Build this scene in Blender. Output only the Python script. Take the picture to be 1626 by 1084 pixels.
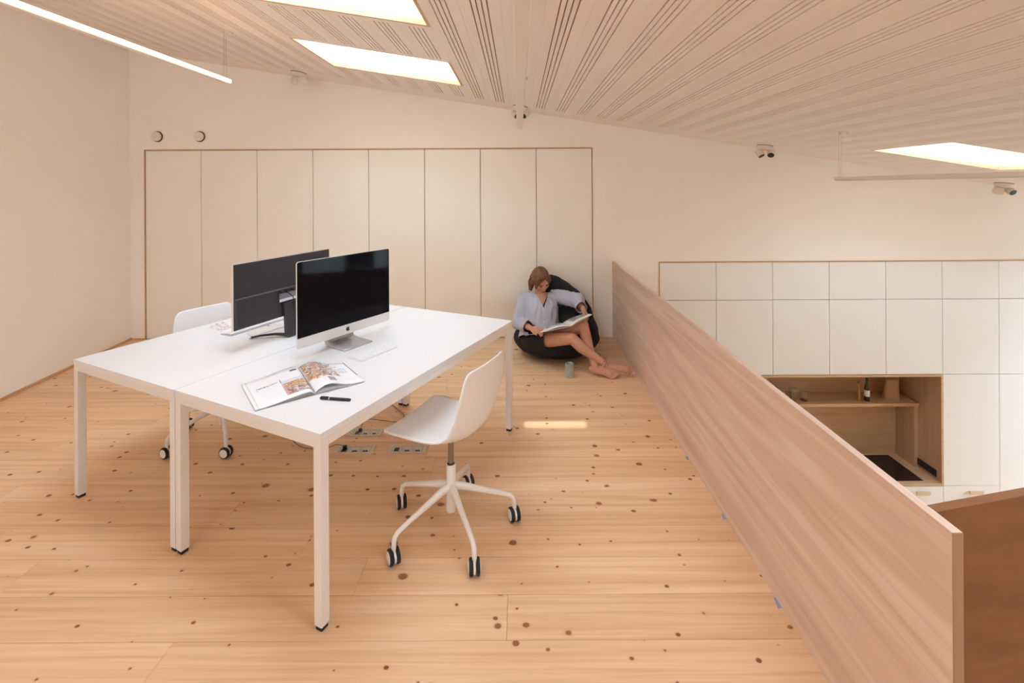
import bpy, bmesh, math, random
from mathutils import Vector, Matrix, noise

# ------------------------------------------------------------------ clear
for o in list(bpy.data.objects):
    bpy.data.objects.remove(o)
scene = bpy.context.scene
C = scene.collection
R = math.radians
random.seed(7)

# ------------------------------------------------------------------ camera
F_PX, CAM_H, VPX, VPY, ROLL = 750.0, 1.652, 823.0, 296.0, 0.0055
cam_d = bpy.data.cameras.new('camera')
cam_d.sensor_fit = 'HORIZONTAL'
cam_d.sensor_width = 36.0
cam_d.lens = 36.0 * F_PX / 1626.0
cam_d.shift_x = (813.0 - VPX) / 1626.0
cam_d.shift_y = (VPY - 542.0) / 1626.0
cam_d.clip_start = 0.05
cam = bpy.data.objects.new('camera', cam_d)
cam.location = (0, 0, CAM_H)
cam.rotation_euler = (math.pi / 2, ROLL, 0)
C.objects.link(cam)
scene.camera = cam

# ------------------------------------------------------------------ world, exposure
world = bpy.data.worlds.new('world')
scene.world = world
world.use_nodes = True
wn = world.node_tree.nodes
wl = world.node_tree.links
bg = wn['Background']
SKY = 15.0
grad = wn.new('ShaderNodeTexCoord')
sep = wn.new('ShaderNodeSeparateXYZ')
ramp = wn.new('ShaderNodeValToRGB')
ramp.color_ramp.elements[0].position = 0.0
ramp.color_ramp.elements[0].color = (0.84, 0.97, 1.10, 1)
ramp.color_ramp.elements[1].position = 0.6
ramp.color_ramp.elements[1].color = (0.81, 0.968, 1.15, 1)
wl.new(grad.outputs['Generated'], sep.inputs[0])
wl.new(sep.outputs['Z'], ramp.inputs[0])
wl.new(ramp.outputs[0], bg.inputs['Color'])
bg.inputs['Strength'].default_value = SKY
try:
    world.cycles.sampling_method = 'MANUAL'
    world.cycles.sample_map_resolution = 256
except Exception:
    pass
scene.view_settings.view_transform = 'Standard'
scene.view_settings.look = 'None'
scene.view_settings.gamma = 1.0
scene.view_settings.use_curve_mapping = False
scene.view_settings.exposure = 0.07
scene.cycles.max_bounces = 9
scene.cycles.diffuse_bounces = 8
scene.cycles.glossy_bounces = 3
scene.cycles.transmission_bounces = 4
scene.cycles.transparent_max_bounces = 10
scene.cycles.sample_clamp_indirect = 8.0
scene.cycles.use_adaptive_sampling = True
scene.cycles.adaptive_threshold = 0.1
scene.cycles.caustics_reflective = False
scene.cycles.caustics_refractive = False

# sky portals fill every roof window (they only guide the sampling of the sky)
YB = 5.17                      # plane of the back wall
def ceilz(x):
    return 2.479 - 0.161 * x
SKYL = [(-1.65, -0.51, 3.46, 4.24), (-1.65, -0.51, 1.88, 2.66),
        (3.22, 4.36, 3.50, 4.28), (3.22, 4.36, 1.92, 2.70), (3.22, 4.36, 0.34, 1.12), (3.22, 4.36, -1.24, -0.46),  # only the farthest is in view, the rest added to brighten the room
        (0.62, 1.76, 0.34, 1.12), (0.62, 1.76, -1.24, -0.46)]  # out of view, added to light the floor and the parapet
WELL = 0.50
for (x0, x1, y0, y1) in SKYL:
    L = bpy.data.lights.new('sky_portal', 'AREA')
    L.shape = 'RECTANGLE'
    L.size, L.size_y = (x1 - x0) * 1.02, y1 - y0
    L.cycles.is_portal = True
    ob = bpy.data.objects.new('sky_portal', L)
    xm = (x0 + x1) / 2
    ob.location = (xm, (y0 + y1) / 2, ceilz(xm) + WELL + 0.09)
    ob.rotation_euler = (0, math.atan(0.161), 0)
    C.objects.link(ob)
# tall hall window in the right wall, below the loft's level
SIDE_WIN = (2.8, 4.8, -1.5, 0.65)      # y0, y1, z0, z1
XR = 7.6
L = bpy.data.lights.new('sky_portal', 'AREA')
L.shape = 'RECTANGLE'
L.size, L.size_y = SIDE_WIN[3] - SIDE_WIN[2], SIDE_WIN[1] - SIDE_WIN[0]
L.cycles.is_portal = True
ob = bpy.data.objects.new('sky_portal', L)
ob.location = (XR + 0.21, (SIDE_WIN[0] + SIDE_WIN[1]) / 2, (SIDE_WIN[2] + SIDE_WIN[3]) / 2)
ob.rotation_euler = (0, R(90), 0)      # shines towards -X
C.objects.link(ob)

# unseen window added to fill the room from behind and left of the viewpoint
YF = -4.0
FRONT_FILL_WIN = (-3.0, -0.7, 1.55, 2.4)   # x0, x1, z0, z1
L = bpy.data.lights.new('sky_portal', 'AREA')
L.shape = 'RECTANGLE'
L.size, L.size_y = FRONT_FILL_WIN[1] - FRONT_FILL_WIN[0], FRONT_FILL_WIN[3] - FRONT_FILL_WIN[2]
L.cycles.is_portal = True
ob = bpy.data.objects.new('sky_portal', L)
ob.location = ((FRONT_FILL_WIN[0] + FRONT_FILL_WIN[1]) / 2, YF - .21, (FRONT_FILL_WIN[2] + FRONT_FILL_WIN[3]) / 2)
ob.rotation_euler = (R(90), 0, 0)      # shines towards +Y
C.objects.link(ob)

# narrow area lamp added to lay the sun patch on the boards
sunb = bpy.data.lights.new('sun_patch_lamp', 'AREA')
sunb.shape = 'RECTANGLE'
sunb.size, sunb.size_y = 0.50, 0.09
sunb.spread = R(1.0)
sunb.energy = 0.13
sunb.color = (1.0, 0.96, 0.92)

# ------------------------------------------------------------------ picture -> place
def uv(x, y):
    dx, dy = x - VPX, y - VPY
    return dx - ROLL * dy, dy + ROLL * dx
def P(x, y, Y):
    u, v = uv(x, y)
    return Vector((u * Y / F_PX, Y, CAM_H - v * Y / F_PX))
def PF(x, y, z=0.0):
    u, v = uv(x, y)
    Y = (CAM_H - z) * F_PX / v
    return Vector((u * Y / F_PX, Y, z))

# ------------------------------------------------------------------ material helpers
class NT:
    def __init__(self, name):
        self.m = bpy.data.materials.new(name)
        self.m.use_nodes = True
        self.t = self.m.node_tree
        self.n = self.t.nodes
        self.b = self.n['Principled BSDF']
    def node(self, typ, **kw):
        nd = self.n.new(typ)
        for k, v in kw.items():
            setattr(nd, k, v)
        return nd
    def link(self, a, b):
        self.t.links.new(a, b)
    def val(self, sock, v):
        if hasattr(v, 'node'):
            self.link(v, sock)
        else:
            sock.default_value = v
    def math(self, op, a, b=0.0, c=0.0, clamp=False):
        nd = self.node('ShaderNodeMath', operation=op)
        nd.use_clamp = clamp
        self.val(nd.inputs[0], a); self.val(nd.inputs[1], b)
        if op in ('MULTIPLY_ADD',):
            self.val(nd.inputs[2], c)
        return nd.outputs[0]
    def mix(self, fac, a, b, mode='MIX'):
        nd = self.node('ShaderNodeMix', data_type='RGBA', blend_type=mode)
        self.val(nd.inputs[0], fac)
        self.val(nd.inputs[6], a if hasattr(a, 'node') else (*a, 1))
        self.val(nd.inputs[7], b if hasattr(b, 'node') else (*b, 1))
        return nd.outputs[2]
    def mapping(self, vec, scale=(1, 1, 1), loc=(0, 0, 0)):
        nd = self.node('ShaderNodeMapping')
        self.link(vec, nd.inputs[0])
        nd.inputs['Scale'].default_value = scale
        self.val(nd.inputs['Location'], loc)
        return nd.outputs[0]
    def noise(self, vec, scale=1.0, detail=3.0, rough=0.55, dist=0.0):
        nd = self.node('ShaderNodeTexNoise')
        self.link(vec, nd.inputs['Vector'])
        nd.inputs['Scale'].default_value = scale
        nd.inputs['Detail'].default_value = detail
        nd.inputs['Roughness'].default_value = rough
        nd.inputs['Distortion'].default_value = dist
        return nd.outputs['Fac']
    def ramp(self, fac, stops):
        nd = self.node('ShaderNodeValToRGB')
        e = nd.color_ramp.elements
        while len(e) > 1:
            e.remove(e[-1])
        e[0].position = stops[0][0]; e[0].color = (*stops[0][1], 1)
        for p, c in stops[1:]:
            q = e.new(p); q.color = (*c, 1)
        self.link(fac, nd.inputs[0])
        return nd.outputs[0]
    def bump(self, h, strength=0.1, dist=0.01):
        nd = self.node('ShaderNodeBump')
        nd.inputs['Strength'].default_value = strength
        nd.inputs['Distance'].default_value = dist
        self.link(h, nd.inputs['Height'])
        self.link(nd.outputs[0], self.b.inputs['Normal'])
    def done(self, color=None, rough=0.5, metal=0.0, spec=None):
        if color is not None:
            self.val(self.b.inputs['Base Color'], color if hasattr(color, 'node') else (*color, 1))
        self.val(self.b.inputs['Roughness'], rough)
        self.b.inputs['Metallic'].default_value = metal
        if spec is not None:
            self.b.inputs['Specular IOR Level'].default_value = spec
        return self.m

def plain(name, col, rough=0.5, metal=0.0, var=0.04, scale=30.0, bump=0.0, spec=None):
    t = NT(name)
    tc = t.node('ShaderNodeTexCoord')
    nz = t.noise(tc.outputs['Object'], scale, 3.0)
    lo = tuple(c * (1 - var) for c in col); hi = tuple(min(1, c * (1 + var)) for c in col)
    cc = t.mix(nz, lo, hi)
    if bump:
        t.bump(nz, bump, 0.004)
    return t.done(cc, rough, metal, spec)

def pine_floor():
    t = NT('pine_boards')
    g = t.node('ShaderNodeNewGeometry')
    oi = t.node('ShaderNodeObjectInfo')
    off = t.node('ShaderNodeCombineXYZ')
    t.link(t.math('MULTIPLY', oi.outputs['Random'], 37.0), off.inputs[0])
    t.link(t.math('MULTIPLY', oi.outputs['Random'], 11.0), off.inputs[1])
    add = t.node('ShaderNodeVectorMath', operation='ADD')
    t.link(g.outputs['Position'], add.inputs[0]); t.link(off.outputs[0], add.inputs[1])
    p = add.outputs[0]
    fine = t.noise(t.mapping(p, (1.3, 60, 1)), 1.0, 4.0, 0.6, 0.4)
    band = t.noise(t.mapping(p, (0.5, 15, 1)), 1.0, 3.0, 0.5, 0.9)
    col = t.ramp(band, [(0.30, (0.72, 0.455, 0.255)), (0.48, (0.80, 0.535, 0.325)), (0.62, (0.85, 0.60, 0.385)), (0.8, (0.77, 0.505, 0.30))])
    fr = t.ramp(fine, [(0.32, (0.86, 0.80, 0.72)), (0.55, (1.0, 1.0, 1.0))])
    col = t.mix(0.7, col, fr, 'MULTIPLY')
    tint = t.ramp(oi.outputs['Random'], [(0.0, (0.93, 0.90, 0.86)), (0.5, (1.0, 1.0, 1.0)), (1.0, (1.0, 0.97, 0.93))])
    col = t.mix(0.9, col, tint, 'MULTIPLY')
    # knots
    for (sx, sy, r0, r1, dark) in ((7.0, 8.6, -0.035, 0.10, 1.0), (3.6, 4.2, -0.07, 0.085, 0.9)):
        vo = t.node('ShaderNodeTexVoronoi', voronoi_dimensions='2D', feature='F1')
        wob = t.node('ShaderNodeVectorMath', operation='ADD')
        t.link(t.mapping(p, (sx, sy, 1), (sx * 1.7, sy * 0.9, 0)), wob.inputs[0])
        nz = t.node('ShaderNodeTexNoise'); nz.inputs['Scale'].default_value = 22.0; nz.inputs['Detail'].default_value = 1.0
        t.link(p, nz.inputs['Vector'])
        sc = t.node('ShaderNodeVectorMath', operation='SCALE'); sc.inputs['Scale'].default_value = 0.05
        t.link(nz.outputs['Color'], sc.inputs[0]); t.link(sc.outputs[0], wob.inputs[1])
        t.link(wob.outputs[0], vo.inputs['Vector']); vo.inputs['Scale'].default_value = 1.0
        sp = t.node('ShaderNodeSeparateColor'); t.link(vo.outputs['Color'], sp.inputs[0])
        rnd = t.math('POWER', sp.outputs[0], 1.6)
        rad = t.math('MULTIPLY_ADD', rnd, r1 - r0, r0)
        dd = t.math('SUBTRACT', rad, vo.outputs['Distance'])
        k = t.math('MULTIPLY', dd, 45.0, clamp=True)
        halo = t.math('MULTIPLY', t.math('ADD', dd, 0.045), 14.0, clamp=True)
        halo = t.math('MULTIPLY', halo, t.math('GREATER_THAN', rad, 0.012))
        col = t.mix(t.math('MULTIPLY', halo, 0.45), col, (0.60, 0.30, 0.12))
        kc = t.mix(sp.outputs[1], (0.12, 0.045, 0.018), (0.30, 0.105, 0.042))
        col = t.mix(t.math('MULTIPLY', k, 0.95 * dark), col, kc)
    t.bump(fine, 0.08, 0.002)
    t.b.inputs['Coat Weight'].default_value = 0.05
    return t.done(col, 0.42, spec=0.4)

def grain_wood(name, stops, along='Y', fine_s=70, band_s=9, rough=0.5, coords='world', streak=0.55, fine_dark=(0.84, 0.78, 0.72), knots=0.0):
    t = NT(name)
    if coords == 'world':
        p = t.node('ShaderNodeNewGeometry').outputs['Position']
    else:
        p = t.node('ShaderNodeTexCoord').outputs['Object']
    oi = t.node('ShaderNodeObjectInfo')
    off = t.node('ShaderNodeCombineXYZ')
    for i in range(3):
        t.link(t.math('MULTIPLY', oi.outputs['Random'], 17.0 + 9 * i), off.inputs[i])
    add = t.node('ShaderNodeVectorMath', operation='ADD')
    t.link(p, add.inputs[0]); t.link(off.outputs[0], add.inputs[1])
    p = add.outputs[0]
    def ax(l, c):
        return {'X': (l, c, c), 'Y': (c, l, c), 'Z': (c, c, l)}[along]
    band = t.noise(t.mapping(p, ax(0.32, band_s)), 1.0, 3.0, 0.55, 0.7)
    fine = t.noise(t.mapping(p, ax(1.6, fine_s)), 1.0, 4.0, 0.6, 0.3)
    col = t.ramp(band, stops)
    fr = t.ramp(fine, [(0.34, fine_dark), (0.56, (1, 1, 1))])
    col = t.mix(streak, col, fr, 'MULTIPLY')
    if knots:
        vo = t.node('ShaderNodeTexVoronoi', voronoi_dimensions='3D', feature='F1')
        t.link(t.mapping(p, ax(2.2, 4.4)), vo.inputs['Vector']); vo.inputs['Scale'].default_value = 1.0
        sp = t.node('ShaderNodeSeparateColor'); t.link(vo.outputs['Color'], sp.inputs[0])
        rad = t.math('MULTIPLY_ADD', sp.outputs[0], 0.14, -0.07)
        k = t.math('MULTIPLY', t.math('SUBTRACT', rad, vo.outputs['Distance']), 30.0, clamp=True)
        col = t.mix(t.math('MULTIPLY', k, knots), col, (0.42, 0.24, 0.13))
    t.bump(fine, 0.05, 0.002)
    return t.done(col, rough, spec=0.35)

def glass_mat(name, tint=(1, 1, 1), gloss=0.06):
    t = NT(name)
    tr = t.node('ShaderNodeBsdfTransparent'); tr.inputs[0].default_value = (*tint, 1)
    gl = t.node('ShaderNodeBsdfGlossy'); gl.inputs['Roughness'].default_value = 0.02
    fr = t.node('ShaderNodeLayerWeight'); fr.inputs[0].default_value = 0.22
    mx = t.node('ShaderNodeMixShader')
    t.link(t.math('MULTIPLY_ADD', fr.outputs['Facing'], gloss * 4, gloss * .5), mx.inputs[0])
    t.link(tr.outputs[0], mx.inputs[1]); t.link(gl.outputs[0], mx.inputs[2])
    t.link(mx.outputs[0], t.n['Material Output'].inputs[0])
    return t.m

M = {}
M['wall'] = plain('wall_paint', (0.925, 0.89, 0.835), 0.85, var=0.012, scale=6.0, bump=0.02)
M['door'] = plain('cream_lacquer', (0.90, 0.885, 0.825), 0.55, var=0.008, scale=4.0)
M['kdoor'] = plain('white_lacquer', (0.88, 0.875, 0.845), 0.5, var=0.008, scale=4.0)
M['gap'] = plain('carcass_board', (0.36, 0.25, 0.16), 0.8)
M['street'] = plain('paving', (0.40, 0.39, 0.37), 0.9)
M['facade'] = plain('render', (0.62, 0.62, 0.60), 0.9)
M['floor'] = pine_floor()
M['ceil'] = grain_wood('whitewashed_spruce', [(0.25, (0.86, 0.775, 0.715)), (0.5, (0.89, 0.81, 0.755)), (0.75, (0.865, 0.78, 0.725))], 'Y', 40, 5, 0.65, streak=0.12, knots=0.35)
M['groove'] = plain('raw_spruce', (0.36, 0.15, 0.07), 0.8)
M['lining'] = grain_wood('pale_spruce_lining', [(0.3, (0.84, 0.76, 0.63)), (0.7, (0.88, 0.81, 0.70))], 'X', 40, 8, 0.6, streak=0.2, knots=0.5)
M['edge'] = grain_wood('spruce_edge', [(0.3, (0.60, 0.38, 0.20)), (0.7, (0.70, 0.47, 0.27))], 'X', 60, 12, 0.6)
M['parapet'] = grain_wood('oiled_larch', [(0.25, (0.62, 0.445, 0.355)), (0.42, (0.70, 0.52, 0.42)), (0.55, (0.77, 0.615, 0.51)), (0.66, (0.68, 0.505, 0.40)), (0.85, (0.76, 0.60, 0.49))], 'Y', 34, 5.0, 0.42, streak=0.6)
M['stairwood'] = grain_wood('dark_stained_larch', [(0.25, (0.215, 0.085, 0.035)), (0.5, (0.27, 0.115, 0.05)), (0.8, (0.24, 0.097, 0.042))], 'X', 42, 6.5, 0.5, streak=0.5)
M['endgrain'] = grain_wood('larch_end_grain', [(0.25, (0.36, 0.20, 0.115)), (0.6, (0.42, 0.245, 0.145))], 'Z', 60, 10, 0.55, streak=0.4)
M['niche'] = grain_wood('plywood', [(0.25, (0.54, 0.36, 0.21)), (0.5, (0.62, 0.43, 0.27)), (0.8, (0.56, 0.38, 0.23))], 'X', 46, 7, 0.5, streak=0.5)
M['niche_side'] = grain_wood('plywood_upright', [(0.25, (0.50, 0.32, 0.20)), (0.6, (0.57, 0.38, 0.245))], 'Z', 46, 7, 0.5, streak=0.4)
M['trimwood'] = grain_wood('trim_pine', [(0.25, (0.58, 0.35, 0.18)), (0.6, (0.66, 0.43, 0.23))], 'Y', 60, 12, 0.5)
M['desk'] = plain('white_laminate', (0.79, 0.79, 0.80), 0.35, var=0.006, scale=60)
M['deskedge'] = plain('white_powdercoat', (0.80, 0.78, 0.76), 0.45, var=0.01, scale=80)
M['shell'] = plain('white_polypropylene', (0.84, 0.83, 0.83), 0.42, var=0.006)
M['basewhite'] = plain('white_coated_metal', (0.82, 0.79, 0.76), 0.38, var=0.01)
M['steel'] = plain('gas_spring_steel', (0.28, 0.23, 0.19), 0.3, 0.7)
M['blackp'] = plain('black_plastic', (0.014, 0.014, 0.016), 0.45)
M['rubber'] = plain('black_rubber', (0.012, 0.012, 0.012), 0.65)
M['monback'] = plain('charcoal_plastic', (0.030, 0.028, 0.032), 0.42, var=0.05, scale=200)
M['monpanel'] = plain('grey_port_panel', (0.22, 0.22, 0.25), 0.5)
M['sticker'] = plain('white_sticker', (0.75, 0.75, 0.78), 0.5)
M['screen'] = plain('screen_glass', (0.006, 0.005, 0.006), 0.06, spec=0.08)
M['alu'] = plain('aluminium', (0.80, 0.79, 0.78), 0.38, 0.35, var=0.01)
M['alu2'] = plain('aluminium_edge', (0.58, 0.57, 0.58), 0.35, 0.6, var=0.01)
M['keys'] = plain('white_keys', (0.86, 0.86, 0.88), 0.5)
M['logo'] = plain('black_mark', (0.02, 0.02, 0.025), 0.3)
M['paper'] = plain('paper', (0.84, 0.84, 0.86), 0.7, var=0.01)
M['papedge'] = plain('paper_edges', (0.62, 0.60, 0.57), 0.8, var=0.15, scale=300)
M['darkspot'] = plain('lamp_inside_vent_shade', (0.008, 0.006, 0.005), 0.5)
M['lampbody'] = plain('lamp_white', (0.80, 0.76, 0.71), 0.55, var=0.01)
M['vent'] = plain('vent_white', (0.80, 0.74, 0.66), 0.6)
M['socket'] = plain('socket_plate', (0.62, 0.55, 0.46), 0.4, 0.2)
M['cable'] = plain('grey_cable', (0.30, 0.20, 0.13), 0.6)
M['bean'] = plain('black_fabric', (0.0085, 0.0095, 0.012), 0.9, var=0.25, scale=40, bump=0.15)
M['cup'] = plain('sage_ceramic', (0.36, 0.41, 0.36), 0.4, var=0.06)
M['skin'] = plain('skin', (0.56, 0.285, 0.19), 0.5, var=0.06, scale=14)
M['lips'] = plain('lips', (0.40, 0.13, 0.105), 0.45)
M['eye'] = plain('eye_dark', (0.03, 0.018, 0.012), 0.3)
M['brow'] = plain('eyebrow', (0.13, 0.062, 0.032), 0.8)
M['nail'] = plain('nail', (0.70, 0.42, 0.34), 0.3)
M['shorts'] = plain('black_cotton', (0.012, 0.012, 0.013), 0.85, var=0.2, scale=30)
M['top'] = plain('black_top', (0.012, 0.011, 0.012), 0.85)
M['tape'] = plain('blue_tape', (0.30, 0.36, 0.52), 0.6)
M['hob'] = plain('hob_glass', (0.010, 0.009, 0.009), 0.12, spec=0.4)
M['outlet'] = plain('black_outlet', (0.015, 0.015, 0.018), 0.4)
M['oil'] = plain('amber_oil', (0.42, 0.20, 0.02), 0.15)
M['bottle'] = plain('olive_glass', (0.055, 0.052, 0.02), 0.12)
M['bag'] = plain('kraft_paper', (0.46, 0.29, 0.17), 0.8, var=0.12, scale=25, bump=0.3)
M['leather'] = plain('leather_pull', (0.72, 0.56, 0.38), 0.6)
M['glass'] = glass_mat('pane_glass', (0.98, 0.99, 0.99), 0.04)
M['tumbler'] = glass_mat('tumbler_glass', (0.93, 0.93, 0.91), 0.07)

_t = NT('added_lamp_glow')
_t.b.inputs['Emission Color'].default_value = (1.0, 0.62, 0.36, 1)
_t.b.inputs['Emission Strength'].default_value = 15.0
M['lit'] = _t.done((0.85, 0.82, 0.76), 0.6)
def hair_mat():
    t = NT('brown_hair')
    tc = t.node('ShaderNodeTexCoord')
    nz = t.noise(t.mapping(tc.outputs['Object'], (140, 60, 18)), 1.0, 3.0, 0.6, 0.5)
    col = t.ramp(nz, [(0.3, (0.085, 0.034, 0.015)), (0.55, (0.17, 0.072, 0.033)), (0.75, (0.26, 0.125, 0.06))])
    t.bump(nz, 0.4, 0.004)
    return t.done(col, 0.5)
M['hair'] = hair_mat()
def shirt_mat():
    t = NT('pale_blue_cotton')
    tc = t.node('ShaderNodeTexCoord')
    w = t.node('ShaderNodeTexWave', wave_type='BANDS', bands_direction='X')
    w.inputs['Scale'].default_value = 110.0; w.inputs['Distortion'].default_value = 1.2
    t.link(tc.outputs['Object'], w.inputs['Vector'])
    col = t.mix(w.outputs['Fac'], (0.40, 0.43, 0.54), (0.48, 0.51, 0.61))
    nz = t.noise(tc.outputs['Object'], 26.0, 3.0)
    t.bump(nz, 0.25, 0.006)
    return t.done(col, 0.8)
M['shirt'] = shirt_mat()

# ------------------------------------------------------------------ mesh helpers
class MB:
    def __init__(self):
        self.v = []; self.f = []; self.mi = []; self.cur = 0
    def add(self, verts, faces):
        o = len(self.v)
        self.v += [tuple(x) for x in verts]
        self.f += [tuple(i + o for i in f) for f in faces]
        self.mi += [self.cur] * len(faces)
        return self
    def box(self, x0, x1, y0, y1, z0, z1, fn=None):
        vs = [(x, y, z) for z in (z0, z1) for y in (y0, y1) for x in (x0, x1)]
        if fn: vs = [fn(*p) for p in vs]
        return self.add(vs, [(0, 2, 3, 1), (4, 5, 7, 6), (0, 1, 5, 4), (2, 6, 7, 3), (0, 4, 6, 2), (1, 3, 7, 5)])
    def prism(self, poly, z0, z1, fn=None):
        n = len(poly)
        vs = [(x, y, z0) for x, y in poly] + [(x, y, z1) for x, y in poly]
        if fn: vs = [fn(*p) for p in vs]
        fs = [tuple(range(n))[::-1], tuple(range(n, 2 * n))] + [(i, (i + 1) % n, n + (i + 1) % n, n + i) for i in range(n)]
        return self.add(vs, fs)
    def tube(self, pts, rad, seg=12, cap=True, flat=1.0, up=None):
        pts = [Vector(p) for p in pts]
        if not isinstance(rad, (list, tuple)): rad = [rad] * len(pts)
        rings = []
        ref = Vector(up) if up else None
        prev = None
        for i, p in enumerate(pts):
            a = pts[max(0, i - 1)]; b = pts[min(len(pts) - 1, i + 1)]
            d = (b - a).normalized()
            if prev is None:
                r0 = ref if ref else (Vector((0, 0, 1)) if abs(d.z) < 0.9 else Vector((1, 0, 0)))
                s = d.cross(r0).normalized()
            else:
                s = (prev - d * prev.dot(d)).normalized()
            prev = s
            q = d.cross(s).normalized()
            rr = rad[i]
            ra, rb = rr if isinstance(rr, tuple) else (rr, rr * flat)
            rings.append([p + s * (math.cos(2 * math.pi * k / seg) * ra) + q * (math.sin(2 * math.pi * k / seg) * rb) for k in range(seg)])
        vs = [p for r in rings for p in r]
        fs = []
        for i in range(len(rings) - 1):
            for k in range(seg):
                k2 = (k + 1) % seg
                fs.append((i * seg + k, i * seg + k2, (i + 1) * seg + k2, (i + 1) * seg + k))
        if cap:
            fs.append(tuple(range(seg))[::-1])
            fs.append(tuple((len(rings) - 1) * seg + k for k in range(seg)))
        return self.add(vs, fs)
    def lathe(self, prof, seg=24, c=(0, 0, 0), M4=None):
        vs = []
        for (r, z) in prof:
            for k in range(seg):
                a = 2 * math.pi * k / seg
                p = Vector((c[0] + r * math.cos(a), c[1] + r * math.sin(a), c[2] + z))
                vs.append(M4 @ p if M4 else p)
        fs = []
        for i in range(len(prof) - 1):
            for k in range(seg):
                k2 = (k + 1) % seg
                fs.append((i * seg + k, i * seg + k2, (i + 1) * seg + k2, (i + 1) * seg + k))
        fs.append(tuple(range(seg))[::-1])
        fs.append(tuple((len(prof) - 1) * seg + k for k in range(seg)))
        return self.add(vs, fs)
    def ellipsoid(self, c, r, M3=None, seg=20, rings=14):
        vs = []; fs = []
        c = Vector(c)
        for i in range(rings + 1):
            th = math.pi * i / rings
            for k in range(seg):
                a = 2 * math.pi * k / seg
                p = Vector((r[0] * math.sin(th) * math.cos(a), r[1] * math.sin(th) * math.sin(a), r[2] * math.cos(th)))
                vs.append(c + (M3 @ p if M3 else p))
        for i in range(rings):
            for k in range(seg):
                k2 = (k + 1) % seg
                fs.append((i * seg + k, (i + 1) * seg + k, (i + 1) * seg + k2, i * seg + k2))
        return self.add(vs, fs)
    def capsule(self, a, b, ra, rb, seg=14, flat=1.0, up=None):
        """round-ended tapered limb"""
        a, b = Vector(a), Vector(b)
        d = (b - a).normalized()
        pts, rad = [], []
        for t in (-1.0, -0.9, -0.7, -0.4):
            pts.append(a + d * (ra * t)); rad.append(max(0.0005, ra * math.sqrt(max(0, 1 - t * t))))
        for i in range(7):
            t = i / 6
            pts.append(a.lerp(b, t)); rad.append(ra + (rb - ra) * t)
        for t in (0.4, 0.7, 0.9, 1.0):
            pts.append(b + d * (rb * t)); rad.append(max(0.0005, rb * math.sqrt(max(0, 1 - t * t))))
        return self.tube(pts, rad, seg, True, flat, up)
    def grid(self, fn, nu, nv):
        vs = [fn(i / nu, j / nv) for j in range(nv + 1) for i in range(nu + 1)]
        fs = [(j * (nu + 1) + i, j * (nu + 1) + i + 1, (j + 1) * (nu + 1) + i + 1, (j + 1) * (nu + 1) + i) for j in range(nv) for i in range(nu)]
        return self.add(vs, fs)
    def mesh(self, name, mats, smooth=False):
        me = bpy.data.meshes.new(name)
        me.from_pydata(self.v, [], self.f)
        if not isinstance(mats, (list, tuple)): mats = [mats]
        for m in mats: me.materials.append(m)
        if len(mats) > 1:
            me.polygons.foreach_set('material_index', self.mi)
        bm = bmesh.new(); bm.from_mesh(me)
        bmesh.ops.recalc_face_normals(bm, faces=bm.faces)
        if smooth:
            for f in bm.faces: f.smooth = True
            for e in bm.edges:
                if len(e.link_faces) == 2 and e.calc_face_angle(0) > R(42): e.smooth = False
        bm.to_mesh(me); bm.free()
        me.update()
        return me
    def build(self, name, mats, parent=None, smooth=False, bevel=0.0, seg=2):
        o = bpy.data.objects.new(name, self.mesh(name, mats, smooth))
        C.objects.link(o)
        if parent is not None: o.parent = parent
        if bevel:
            b = o.modifiers.new('bevel', 'BEVEL'); b.width = bevel; b.segments = seg
            b.limit_method = 'ANGLE'; b.angle_limit = R(35)
        return o

def tag(o, label=None, cat=None, group=None, kind=None):
    if label: o['label'] = label
    if cat: o['category'] = cat
    if group: o['group'] = group
    if kind: o['kind'] = kind
    return o
def empty(name, loc=(0, 0, 0), rz=0.0):
    o = bpy.data.objects.new(name, None)
    o.empty_display_size = 0.1
    o.location = loc; o.rotation_euler = (0, 0, rz)
    C.objects.link(o)
    return o
def link_copy(o, parent=None):
    c = o.copy(); C.objects.link(c); c.parent = parent
    for ch in o.children: link_copy(ch, c)
    return c
def frame(o, x, y, z):
    """3x3 with columns x,y,z"""
    return Matrix((x, y, z)).transposed()

ORD = ['first', 'second', 'third', 'fourth', 'fifth', 'sixth', 'seventh', 'eighth', 'ninth']

# ================================================================== THE SETTING
XP0, XP1 = 1.022, 1.048           # parapet faces
def leftwall_x(y):
    return -4.25 + 0.132 * (YB - y)
ZL = -2.60

# ---- floor of pine boards
floor = MB().box(-4.9, XP1, YF, YB + 0.70, -0.30, -0.024).box(-4.9, XP1, YF, -1.0, -.024, 0).build('floor', M['floor'])
tag(floor, 'pale pine board floor full of small dark knots', kind='structure')
PW = 0.193
y = 1.720 - PW * 15
rows = []
while y < YB:
    rows.append((max(y, -1.0), min(y + PW, YB)))
    y += PW
for (y0, y1) in rows:
    if y1 - y0 < 0.02: continue
    xa0, xa1 = leftwall_x(y0) + 0.004, leftwall_x(y1) + 0.004
    cuts = []
    x = -4.3 + random.uniform(0.6, 2.2)
    while x < XP0 - 0.5:
        cuts.append(x); x += random.uniform(1.3, 2.6)
    cuts = [c for c in cuts if c > max(xa0, xa1) + 0.4]
    edges = [None] + cuts + [XP0 - 0.0005]
    for i in range(len(edges) - 1):
        l0, l1 = (xa0, xa1) if edges[i] is None else (edges[i] + 0.0006,) * 2
        r = edges[i + 1] - (0.0006 if i < len(edges) - 2 else 0)
        g = 0.0007
        MB().prism([(l0, y0 + g), (r, y0 + g), (r, y1 - g), (l1, y1 - g)], -0.024, 0.0).build('plank', M['floor'], floor)

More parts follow.
